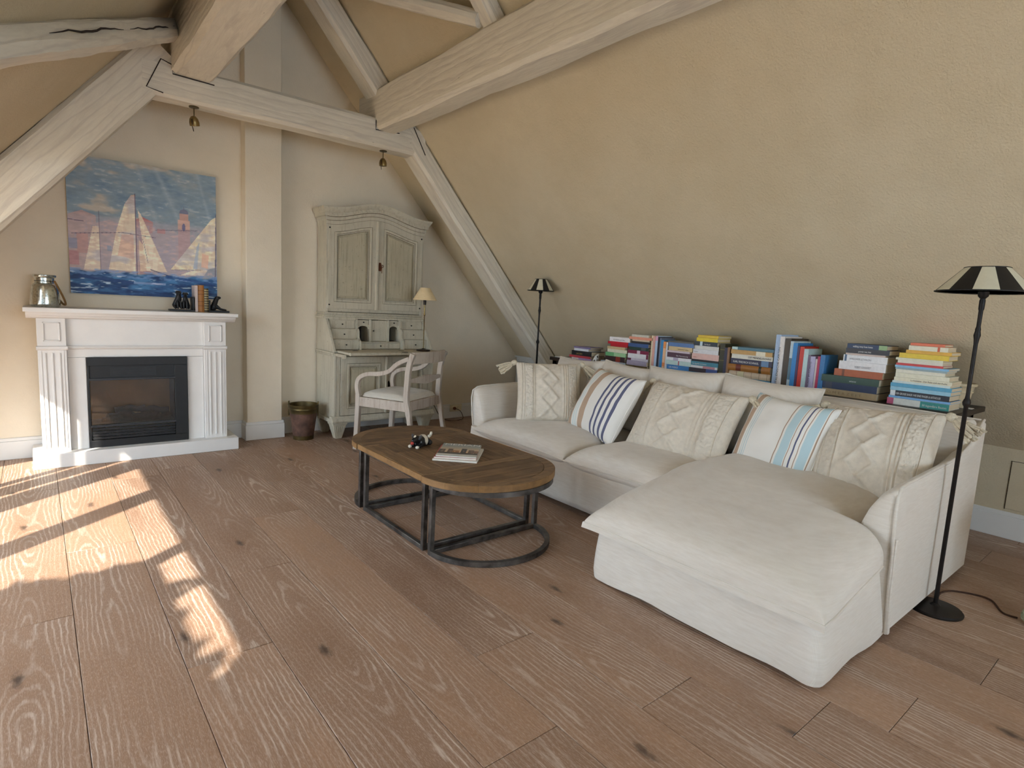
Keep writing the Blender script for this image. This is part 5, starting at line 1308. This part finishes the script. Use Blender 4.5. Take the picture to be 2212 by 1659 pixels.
M_ST2 = stripe_mat('aqua_taupe_stripes', .47, [(.0, .045, LB), (.055, .062, NV), (.075, .15, TP), (.18, .19, LB), (.21, .22, LB), (.24, .25, LB), (.625, .633, LN), (.66, .75, LB), (.756, .764, LN), (.80, .815, NV), (.845, .853, LN), (.87, .945, LB), (.95, .96, LN)], WH)
g = 'tufted ivory pillows on the sofa'
throw('tufted_pillow', 'ivory tufted pillow with tassels in the far corner of the sofa', .48, .45, .21, (2.84, 3.01, .610), (-.60, -.80, .42), .02, M_TUFT, 2.1, True, group=g)
throw('tufted_pillow', 'large ivory tufted pillow with tassels in the middle of the sofa', .67, .47, .21, (2.93, 1.935, .580), (-1, .02, .60), -.02, M_TUFT, 5.3, True, group=g)
throw('tufted_pillow', 'ivory tufted pillow with tassels leaning on the near arm of the chaise', .51, .49, .22, (2.99, .955, .600), (-1, .05, .55), .07, M_TUFT, 8.8, True, group=g, tass=((-1, -1), (1, 1), (-1, 1)))
g = 'striped pillows on the sofa'
throw('striped_pillow', 'white pillow with taupe and four navy stripes near the far arm', .54, .47, .20, (2.91, 2.54, .595), (-.93, .22, .52), -.05, M_ST1, 3.7, group=g)
throw('striped_pillow', 'white pillow with light blue and taupe stripes on the chaise', .48, .46, .19, (2.96, 1.375, .588), (-.96, .20, .45), -.03, M_ST2, 6.2, group=g)

# ================================================================== console behind the sofa
M_LACQ = plain('black_brown_lacquer', srgb(44, 34, 28), .4, var=.35, vs=10, bump=.08, bs=80)
M_INLAY = plain('pearl_inlay', srgb(196, 190, 176), .3)
ZC = .785; KX0, KX1, KY0, KY1 = 3.585, 4.15, .79, 3.815
cs = thing('console_table', 'long dark lacquered console behind the sofa carrying the book piles', 'console table', ((KX0+KX1)/2, (KY0+KY1)/2, 0))
B().box(KX0, KY0, ZC-.03, KX1, KY1, ZC).build('top', M_LACQ, cs, world=True, bevel=.004)
B().box(KX0+.02, KY0+.02, ZC-.13, KX0+.04, KY1-.02, ZC-.03).box(KX1-.16, KY0+.02, ZC-.10, KX1-.14, KY1-.02, ZC-.03).build('apron', M_LACQ, cs, world=True, bevel=.003)
ea = B().box(KX0+.02, KY1-.04, ZC-.15, KX1-.14, KY1-.02, ZC-.03).build('end_apron', M_LACQ, cs, world=True, bevel=.003)
B().box(KX0+.02, KY0+.02, ZC-.10, KX1-.14, KY0+.04, ZC-.03).build('end_apron', M_LACQ, cs, world=True, bevel=.003)
cv = B(); rg = random.Random(9)
for i in range(26):
    y = KY1-.05-i*.02; cv.lathe([(0, 0), (.006, .0), (.005, .003), (0, .004)], n=8).xf(Matrix.Identity(4))
cv = B()
for i in range(22):
    y = KY1-.06-i*.022; z = ZC-.075+.022*math.sin(i*1.3); cv.lathe([(0, 0), (.009, 0), (.007, .004), (0, .005)], n=8, c=(0, 0, 0)).xf(Matrix.Translation((KX0+.0205, y, z)) @ Matrix.Rotation(-math.pi/2, 4, 'Y'), start=len(cv.v)-8*4)
o = cv.build('carved_beads', M_LACQ, cs, world=True, smooth=50)
for x in (KX0+.02, KX1-.20):
    for y in (KY0+.02, KY1-.08): B().box(x, y, 0, x+.06, y+.06, ZC-.03).build('leg', M_LACQ, cs, world=True, bevel=.006)

# ================================================================== books on the console
ORD = ['bottom', 'second', 'third', 'fourth', 'fifth', 'sixth', 'seventh', 'eighth', 'ninth', 'tenth', 'eleventh', 'twelfth', 'thirteenth', 'fourteenth', 'fifteenth', 'sixteenth', 'seventeenth', 'eighteenth', 'nineteenth']
def pile(where, y_left, group, items, xf=3.64):
    """items bottom to top: (thickness, width, offset of left end, depth, rgb, words, kwargs)"""
    z = ZC+.0004; n = len(items)
    for i, it in enumerate(items):
        th, w, offl, dep, col, words = it[:6]; kw = it[6] if len(it) > 6 else {}
        if i == 0: pos = 'bottom of'
        elif i == n-1: pos = 'topmost of'
        else: pos = ORD[i]+' from bottom in'
        book((xf+random.Random(i*7+int(y_left*100)).uniform(-.012, .012), y_left-offl-w/2, z), w, th, dep, col, '%s, %s %s' % (words, pos, where), group=group, **kw)
        z += th+.0004
def row(where, y_left, group, items, xf=3.64):
    y = y_left; n = len(items)
    for i, it in enumerate(items):
        th, h, dep, col, words = it[:5]; kw = it[5] if len(it) > 5 else {}
        book((xf+random.Random(i*5+int(y_left*100)).uniform(-.006, .006), y-th/2, ZC+.0004), h, th, dep, col, '%s, %s' % (words, where), up=True, group=group, **kw)
        y -= th+.0006
G1 = 'book piles on the console'
pile('the leftmost low pile on the console', 3.60, G1, [
    (.018, .235, .0, .17, (214, 196, 190), 'cream and pink paperback', {'patches': ((.35, 1., (176, 150, 190)),)}), (.019, .25, -.01, .18, (176, 60, 70), 'red paperback'), (.040, .235, .01, .17, (34, 32, 34), 'thick black book', {'title': 'DAS LEBEN', 'ts': .25, 'twid': .3, 'tsize': .3, 'ink': INK_G}), (.020, .17, .035, .16, (214, 218, 226), 'white paperback'), (.014, .20, .02, .16, (122, 112, 150), 'thin mauve book')])
pile('pile with two red paperbacks', 3.25, G1, [
    (.025, .265, .0, .20, (186, 196, 206), 'pale blue-grey book', {'patches': ((.45, .75, (214, 220, 222)),)}), (.043, .205, .052, .19, (66, 46, 44), 'dark brown book with a red label', {'patches': ((.55, .78, (150, 58, 42)),)}), (.030, .215, .055, .18, (110, 176, 120), 'green paperback', {'patches': ((.42, .98, (164, 206, 158)),)}), (.027, .205, .065, .18, (226, 222, 196), 'cream paperback'), (.021, .185, .07, .17, (206, 182, 140), 'tan paperback'), (.020, .18, .085, .17, (188, 34, 46), 'narrow red paperback'), (.021, .21, .075, .18, (196, 30, 46), 'wide red paperback'), (.036, .21, .085, .18, (236, 232, 234), 'white paperback with a red corner', {'title': 'Die Geschichte der Sonne', 'ink': INK_B, 'tsize': .35, 'ts': .2, 'twid': .55})])
pile('pile left of pastel upright books', 2.965, G1, [
    (.018, .21, -.01, .19, (112, 92, 56), 'olive brown book'), (.036, .195, .0, .18, (174, 166, 190), 'lilac grey book'), (.018, .20, -.005, .18, (206, 200, 212), 'pale lilac book', {'patches': ((.0, .18, (110, 54, 76)),)}), (.036, .20, -.002, .18, (226, 226, 228), 'white paperback', {'patches': ((.9, 1., (116, 40, 66)),)}), (.026, .205, -.008, .17, (130, 44, 74), 'maroon paperback', {'patches': ((.45, .6, (222, 196, 210)),)}), (.026, .19, .0, .17, (36, 62, 52), 'dark green paperback', {'patches': ((.62, .85, (84, 92, 90)),)}), (.028, .195, .002, .18, (64, 92, 142), 'blue paperback'), (.016, .18, .02, .18, (48, 46, 48), 'thin black book'), (.014, .17, .022, .17, (216, 196, 170), 'thin beige book'), (.020, .22, .005, .2, (226, 152, 128), 'salmon paperback'), (.018, .165, .03, .2, (206, 202, 190), 'thin grey-white book')])
row('among the pastel upright books', 2.752, 'upright pastel books', [
    (.018, .262, .17, (226, 214, 186), 'cream upright book'), (.020, .258, .17, (222, 168, 156), 'salmon pink upright book'), (.022, .262, .17, (176, 200, 226), 'light blue upright book with pink top', {'patches': ((.0, .14, (222, 170, 200)),)}), (.014, .255, .17, (36, 34, 48), 'black upright book'), (.014, .250, .17, (120, 128, 148), 'grey-blue upright book'), (.026, .235, .16, (62, 140, 196), 'blue upright book'), (.022, .225, .15, (232, 186, 146), 'orange and cream upright book', {'patches': ((.0, .22, (230, 150, 84)), (.7, .82, (226, 140, 84)))}), (.014, .222, .15, (216, 222, 230), 'white upright book')])
pile('pile right of pastel upright books', 2.598, G1, [
    (.026, .20, .02, .19, (224, 226, 224), 'white paperback'), (.034, .225, -.005, .19, (66, 134, 196), 'bright blue paperback', {'title': 'LES FRÈRES', 'ts': .1, 'twid': .35, 'tsize': .45}), (.032, .215, .0, .18, (188, 212, 208), 'pale green paperback', {'patches': ((.5, .54, (170, 70, 90)),)}), (.022, .215, -.004, .18, (226, 226, 230), 'white paperback with lilac patch', {'patches': ((.3, .5, (176, 166, 190)),)}), (.036, .20, .0, .18, (86, 58, 72), 'dark plum paperback', {'title': 'Die Vermessung', 'ts': .4, 'twid': .5, 'tsize': .3}), (.014, .20, -.004, .18, (206, 190, 200), 'thin pink and white book'), (.030, .20, .012, .17, (214, 190, 146), 'tan paperback', {'title': 'Geheimes Leben', 'ts': .4, 'twid': .45, 'ink': INK_B, 'tsize': .35}), (.028, .215, .012, .18, (92, 124, 176), 'slate blue paperback'), (.010, .22, .0, .20, (100, 100, 98), 'thin grey book')])
pile('pile topped by yellow paperbacks', 2.402, G1, [
    (.030, .232, .0, .19, (70, 152, 186), 'turquoise paperback', {'patches': ((.5, .52, (60, 110, 100)),)}), (.030, .23, .002, .19, (60, 50, 58), 'dark brown and blue paperback', {'patches': ((.6, .98, (70, 92, 150)),)}), (.017, .225, .002, .18, (226, 224, 226), 'white paperback with red lettering', {'patches': ((.5, .92, (196, 140, 150)),)}), (.028, .225, .006, .18, (74, 136, 156), 'teal paperback', {'title': 'Der Augenblick des Sommers', 'ts': .1, 'twid': .5, 'tsize': .45}), (.014, .22, .006, .18, (42, 38, 42), 'thin black paperback'), (.042, .215, .012, .18, (222, 184, 176), 'pink paperback', {'title': 'WERKE', 'ts': .05, 'twid': .15, 'tsize': .25, 'ink': plain('rose_ink', srgb(196, 120, 100))}), (.030, .20, .02, .18, (220, 220, 224), 'white paperback', {'title': 'Goethe', 'ts': .05, 'twid': .15, 'tsize': .35, 'ink': INK_B}), (.026, .19, .028, .18, (226, 224, 218), 'off-white paperback'), (.030, .18, .035, .18, (52, 62, 72), 'charcoal paperback with a white band', {'patches': ((.25, .36, (200, 220, 228)),), 'title': 'Der Besuch', 'ts': .45, 'twid': .25, 'tsize': .35}), (.026, .165, .05, .17, (228, 204, 62), 'yellow paperback'), (.018, .16, .052, .17, (222, 190, 70), 'golden yellow paperback')])
row('beside the pile topped by yellow paperbacks', 2.172, 'dark upright books', [
    (.036, .245, .17, (56, 56, 40), 'thick green-black upright book', {'bands': ((.15, .17, (110, 104, 60)), (.45, .47, (110, 104, 60)), (.8, .84, (110, 104, 60)))}), (.024, .222, .17, (58, 58, 82), 'navy upright book'), (.016, .226, .17, (142, 106, 76), 'brown upright book')])
pile('the leather-spined pile', 2.10, G1, [
    (.030, .315, -.006, .21, (64, 146, 190), 'sky blue book'), (.044, .296, .0, .20, (222, 198, 168), 'cream leather book', {'rounded': True, 'bands': tuple((.18*i+.02, .18*i+.026, (150, 120, 90)) for i in range(1, 6))+((.23, .38, (230, 218, 178)),)}), (.044, .296, .004, .20, (160, 106, 48), 'brown leather book', {'rounded': True, 'bands': ((.2, .32, (112, 52, 40)), (.74, .80, (60, 56, 36)))}), (.038, .290, .012, .20, (52, 50, 76), 'navy book', {'title': 'KARL FRIEDRICH SCHINKEL', 'ts': .07, 'twid': .62, 'tsize': .42, 'patches': ((.75, .92, (104, 134, 170)),)}), (.030, .285, .018, .19, (226, 222, 208), 'white book', {'title': 'DIE MENDELSSOHNS', 'ts': .42, 'twid': .55, 'tsize': .5, 'ink': INK_B}), (.028, .285, .02, .19, (196, 156, 96), 'tan book', {'patches': ((.62, .84, (230, 222, 200)),)}), (.018, .29, .016, .2, (84, 124, 142), 'teal book', {'patches': ((.0, .14, (196, 220, 222)),)})])
row('in the tall upright row', 1.786, 'tall upright books', [
    (.032, .335, .24, (176, 200, 232), 'pale blue book, tallest'), (.028, .325, .24, (228, 222, 218), 'white book lettered down its spine', {'title': 'ITALIENISCHE GÄRTEN', 'ts': .08, 'twid': .70, 'tsize': .55, 'ink': INK_B}), (.036, .315, .24, (74, 62, 50), 'thick brown book'), (.020, .300, .23, (196, 216, 226), 'white and blue patterned book', {'patches': ((.35, .8, (96, 130, 150)),)}), (.027, .290, .21, (48, 132, 200), 'bright blue book'), (.014, .275, .21, (74, 46, 82), 'thin purple book'), (.026, .272, .20, (196, 54, 40), 'red book'), (.026, .260, .19, (186, 212, 214), 'pale aqua book'), (.014, .225, .19, (112, 96, 122), 'thin plum book'), (.028, .218, .19, (178, 172, 204), 'lilac book', {'title': 'KUNST IM FLORENZ', 'ts': .15, 'twid': .7, 'tsize': .4, 'ink': INK_B}), (.011, .205, .18, (216, 206, 202), 'thin cream book'), (.015, .222, .18, (176, 46, 86), 'crimson book'), (.026, .232, .18, (60, 120, 176), 'blue cloth book')], xf=3.635)
b_ = book((3.93, 1.36, ZC+.0004), .22, .016, .2, (36, 64, 70), 'dark teal book standing face-on behind the wide hardback pile', up=True, rotz=math.radians(-90), group='upright books')
b_.location = (3.82, 1.40, ZC+.0004)
pile('the hardback pile', 1.505, G1, [
    (.038, .325, .0, .21, (176, 154, 118), 'beige hardback', {'title': 'R Ö M E R Z E I T', 'ts': .1, 'twid': .65, 'tsize': .45, 'ink': plain('faded_brown_ink', srgb(140, 116, 84))}), (.042, .315, .008, .21, (40, 54, 84), 'navy hardback', {'patches': ((.12, .24, (62, 66, 82)),)}), (.040, .308, .025, .21, (48, 74, 60), 'dark green hardback', {'title': 'GARTENKUNST', 'ts': .5, 'twid': .12, 'tsize': .2}), (.040, .255, .085, .20, (170, 88, 48), 'rust brown hardback', {'patches': ((.17, .22, (110, 56, 30)),)}), (.048, .245, .105, .20, (228, 226, 228), 'thick white hardback', {'title': 'ROBERT GERNHARDT', 'ts': .35, 'twid': .35, 'tsize': .3, 'ink': plain('grey_ink', srgb(150, 150, 156))}), (.038, .228, .125, .19, (232, 232, 234), 'white paperback with small blue crest', {'title': 'WILLIAM STYRON', 'ts': .15, 'twid': .5, 'tsize': .35, 'ink': plain('grey_ink', srgb(150, 150, 156)), 'patches': ((.03, .08, (84, 110, 140)),)}), (.010, .205, .14, .18, (206, 186, 176), 'thin pinkish book'), (.028, .225, .138, .18, (52, 52, 58), 'charcoal paperback', {'title': 'JAMES SALTER', 'ts': .3, 'twid': .3, 'tsize': .3}), (.026, .205, .146, .18, (44, 62, 92), 'dark blue paperback with a green patch', {'title': 'walking away from home', 'ts': .15, 'twid': .5, 'tsize': .5, 'patches': ((.8, 1., (150, 180, 130)),)})])
pile('the pile nearest the floor lamp', 1.125, G1, [
    (.034, .285, .0, .20, (216, 216, 208), 'white, pink and teal book', {'patches': ((.0, .11, (186, 84, 118)), (.55, 1., (56, 146, 140))), 'title': '50 legendäre Bauten', 'ts': .58, 'twid': .38, 'tsize': .4}), (.012, .283, .002, .20, (130, 180, 226), 'thin light blue book'), (.030, .270, .01, .19, (36, 36, 46), 'black book with bold white letters', {'title': 'DER GROSSE BAKER WIE EINE FINGER & ARTHOUSE', 'ts': .1, 'twid': .76, 'tsize': .45, 'patches': ((.0, .09, (226, 228, 230)),)}), (.020, .275, .008, .19, (150, 196, 216), 'pale blue book'), (.020, .28, .004, .19, (86, 160, 192), 'medium blue book'), (.012, .265, .012, .18, (206, 222, 222), 'thin pale aqua book'), (.020, .262, .022, .18, (226, 220, 196), 'cream paperback', {'title': 'La Fontaine   Der Rabe und der Fuchs', 'ts': .3, 'twid': .62, 'tsize': .5, 'ink': INK_B}), (.024, .245, .024, .18, (222, 218, 196), 'ivory paperback'), (.018, .225, .022, .18, (226, 222, 204), 'pale cream paperback'), (.010, .235, .02, .18, (150, 170, 176), 'thin grey-blue book'), (.012, .245, .016, .2, (136, 186, 220), 'thin sky blue book'), (.012, .215, .02, .17, (204, 66, 66), 'thin red book'), (.016, .205, .025, .17, (226, 222, 206), 'off-white paperback'), (.012, .215, .018, .17, (222, 220, 196), 'thin cream book'), (.026, .225, .03, .17, (226, 196, 60), 'yellow paperback'), (.018, .205, .055, .17, (230, 180, 70), 'orange-yellow paperback'), (.024, .175, .072, .16, (228, 222, 198), 'cream paperback with an orange bookmark', {'patches': ((.74, .80, (206, 96, 60)),)}), (.014, .155, .072, .15, (224, 118, 84), 'orange paperback')])
# small things between the books
o = B().box(0, 0, 0, .10, .16, .003).build('envelope', plain('white_paper', srgb(232, 232, 230), .6, var=.04), loc=None); o.location = (3.61, 3.50, ZC+.0003); o.rotation_euler = (0, 0, -.1)
o.location = (3.60, 3.62, ZC+.0003); tag(o, 'white envelope lying at the far left end of the console', 'envelope')
o = B().box(0, 0, 0, .05, .07, .002).build('paper_slip', plain('white_paper', srgb(232, 232, 230), .6)); o.location = (3.90, .80, ZC+.0003); tag(o, 'small white slip of paper at the right end of the console', 'paper')
cw = thing('cow_figurine', 'tiny white cow figurine between the first two book piles', 'figurine', (3.64, 3.305, ZC+.0003), .4)
M_PORC = plain('white_porcelain', srgb(230, 230, 230), .2, var=.03)
J = [(-.03, 0, .040, .016, .018), (0, 0, .040, .015, .017), (.028, 0, .044, .014, .015), (.044, 0, .058, .009), (.058, 0, .062, .010), (.070, 0, .054, .007)]
L_ = []
for x in (-.028, .026):
    for y in (-.011, .011): L_.append((x, y))
E_ = [(0, 1), (1, 2), (2, 3), (3, 4), (4, 5)]
for x, y in L_:
    k = len(J); J += [(x, y, .022, .006), (x, y, .004, .005)]; E_ += [(0 if x < 0 else 2, k), (k, k+1)]
skin_mesh('body', J, E_, M_PORC, cw)
B().lathe([(0, -.004), (.009, -.002), (.010, .001), (0, .004)], n=10).xf(Matrix.Translation((0, -.014, .046)) @ Matrix.Rotation(1.3, 4, 'X')).build('black_patch', M_ENB, cw, smooth=60)
fp_ = thing('flower_pot', 'cream fluted ceramic pot behind the paperback pile nearest the floor lamp', 'pot', (3.93, .885, ZC+.0003))
M_POT = plain('cream_ceramic', srgb(206, 192, 160), .45, var=.12)
pr = [(0, 0), (.052, 0), (.056, .006), (.072, .10), (.078, .118), (.088, .122), (.089, .132), (.084, .136), (.078, .128), (.066, .10), (.05, .012), (0, .012)]
n_ = 48
B().rings([[(r*(1+(.03*math.cos(a*14) if .005 < z < .115 else 0))*math.cos(a), r*(1+(.03*math.cos(a*14) if .005 < z < .115 else 0))*math.sin(a), z) for a in [i*2*math.pi/n_ for i in range(n_)]] for r, z in pr]).build('pot', M_POT, fp_, smooth=50)
B().tube([(.070*math.cos(a), .070*math.sin(a), .088) for a in [i*2*math.pi/40 for i in range(40)]], .005, 6, closed=True).build('relief_band', M_POT, fp_, smooth=60)

# ================================================================== floor lamps
M_LBLK = plain('black_iron', srgb(34, 29, 27), .5, metal=.4, var=.3)
M_GOLD = plain('gold_lining', srgb(206, 164, 72), .35, metal=.85, var=.15)
M_SHC = plain('cream_shade_panel', srgb(206, 200, 176), .8, var=.06); M_SHB = plain('black_shade_panel', srgb(26, 24, 22), .6, var=.2)
def floor_lamp(label, x, y, zb_, zt, rb, rt, base_r, n=12, ph=0.):
    r = thing('floor_lamp', label, 'floor lamp', (x, y, 0), 0, 'striped floor lamps')
    B().lathe([(0, 0), (base_r, 0), (base_r+.001, .006), (base_r-.004, .012), (base_r*.6, .017), (.02, .021), (.010, .03), (0, .03)], n=48).build('base', M_LBLK, r, smooth=30)
    prof = [(.0, .02), (.0085, .02), (.0085, .70*zb_), (.0075, .70*zb_)]
    zz = zb_
    def z(k): return k*zb_
    prof = [(0, .02), (.0085, .02), (.0085, z(.655)), (.013, z(.66)), (.015, z(.668)), (.012, z(.676)), (.009, z(.68)), (.0075, z(.69)), (.0075, z(.845)), (.0095, z(.86)), (.0125, z(.872)), (.0095, z(.885)), (.010, z(.89)), (.0075, z(.898)), (.0078, z(.945)), (.010, z(.95)), (.0105, z(.975)), (.007, z(.985)), (.0065, z(1.0)), (0, z(1.0))]
    if True: B().lathe(prof, n=16).build('pole', M_LBLK, r, smooth=40)
    B().lathe([(0, z(1.0)-.028), (.010, z(1.0)-.026), (.018, z(1.0)-.016), (.019, z(1.0)+.02), (0, z(1.0)+.022)], n=20).build('lamp_holder', M_LBLK, r, smooth=40)
    sh_ = None
    for k in range(n):
        a0, a1 = ph+2*math.pi*k/n, ph+2*math.pi*(k+1)/n; m = 6
        A = [a0+(a1-a0)*i/m for i in range(m+1)]
        mb = B().add([(rb*math.cos(a), rb*math.sin(a), zb_) for a in A]+[(rt*math.cos(a), rt*math.sin(a), zt) for a in A]+[((rb-.0015)*math.cos(a), (rb-.0015)*math.sin(a), zb_) for a in A]+[((rt-.0015)*math.cos(a), (rt-.0015)*math.sin(a), zt) for a in A],
            [(i, i+1, m+1+i+1, m+1+i) for i in range(m)]+[(2*m+2+i, 3*m+3+i, 3*m+3+i+1, 2*m+2+i+1) for i in range(m)])
        mb.build('shade_panel', M_SHC if k % 2 == 0 else M_SHB, r, smooth=40)
    B().lathe([(rb-.002, zb_+.001), (rt-.002, zt-.001), (rt-.003, zt-.001), (rb-.003, zb_+.001)], n=48).build('shade_lining', M_GOLD, r, smooth=40)
    tr_ = B().tube([(rb*math.cos(a), rb*math.sin(a), zb_) for a in [i*2*math.pi/48 for i in range(48)]], .0026, 6, closed=True)
    tr_.tube([(rt*math.cos(a), rt*math.sin(a), zt) for a in [i*2*math.pi/48 for i in range(48)]], .002, 6, closed=True)
    tr_.build('shade_trim', M_SHB, r, smooth=60)
    sp_ = B()
    for k in range(3):
        a = 2*math.pi*k/3+.3; sp_.tube([(0, 0, zt-.012), ((rt-.002)*math.cos(a), (rt-.002)*math.sin(a), zt-.004)], .0014, 5)
    sp_.lathe([(0, zb_), (.005, zb_), (.005, zt-.01), (0, zt-.008)], n=8); sp_.build('shade_carrier', M_BRASS, r)
    return r
floor_lamp('tall floor lamp with black and cream striped shade beside the chaise arm', 2.965, .628, 1.362, 1.458, .163, .075, .102, ph=math.radians(-1))
floor_lamp('distant floor lamp with black and cream striped shade left of the console', 3.475, 3.865, 1.366, 1.466, .117, .053, .095, ph=.5)
lc = tag(B().tube(spline([(2.93, .60, .006), (3.12, .655, .004), (3.228, .64, .004), (3.285, .566, .004), (3.287, .498, .004), (3.184, .438, .004), (3.18, .387, .004)], 8), .004, 6).build('power_cord', M_CORD, smooth=60, loc=(3.0, .6, 0)), 'brown power cord trailing from the near floor lamp across the floor', 'cord')
# carved pale green foot of a piece of furniture at the right edge
M_CELA = plain('celadon_paint', srgb(176, 186, 160), .55, var=.2, vs=40)
cf = thing('carved_stool', 'pale green carved stool foot at the right edge of the picture', 'stool', (3.26, .122, 0))
def cab_leg(a):
    c, s2 = math.cos(a), math.sin(a); mb = B()
    mb.tube(spline([(.22*c, .22*s2, .03), (.205*c, .205*s2, .075), (.15*c, .15*s2, .12), (.10*c, .10*s2, .22), (.12*c, .12*s2, .36), (.15*c, .15*s2, .44)], 6), lambda q: .020+.012*q, 10)
    mb.lathe([(0, 0), (.034, 0), (.048, .012), (.052, .034), (.042, .056), (.024, .066), (0, .068)], c=(.22*c, .22*s2, 0), n=20)
    lg = mb.build('leg', M_CELA, cf, smooth=50)
    rs_ = B()
    for k in range(6):
        b2 = k*2*math.pi/6; rs_.tube([(.22*c+.050*math.cos(b2+.3*math.cos(t)), .22*s2+.050*math.sin(b2+.3*math.cos(t)), .032+.014*math.sin(t)) for t in [i*2*math.pi/12 for i in range(12)]], .0035, 5, closed=True)
    rs_.build('rosette', M_CELA, lg, smooth=60)
for k in range(3): cab_leg(math.radians(112+120*k))
B().lathe([(0, .44), (.17, .44), (.18, .45), (.18, .47), (.17, .48), (0, .48)], n=40).build('seat', M_CELA, cf, smooth=40)
# green glazed pot peeping out behind the far arm
gp = tag(B().lathe([(0, 0), (.045, 0), (.066, .018), (.078, .05), (.074, .085), (.055, .112), (.040, .120), (.044, .130), (.038, .132), (.034, .118), (0, .10)], n=32).build('green_pot', plain('dark_green_glaze', srgb(40, 84, 58), .3, var=.2), smooth=40), 'dark green rounded pot on the floor peeping out behind the far arm', 'pot')
gp.location = (2.985, 4.02, 0)
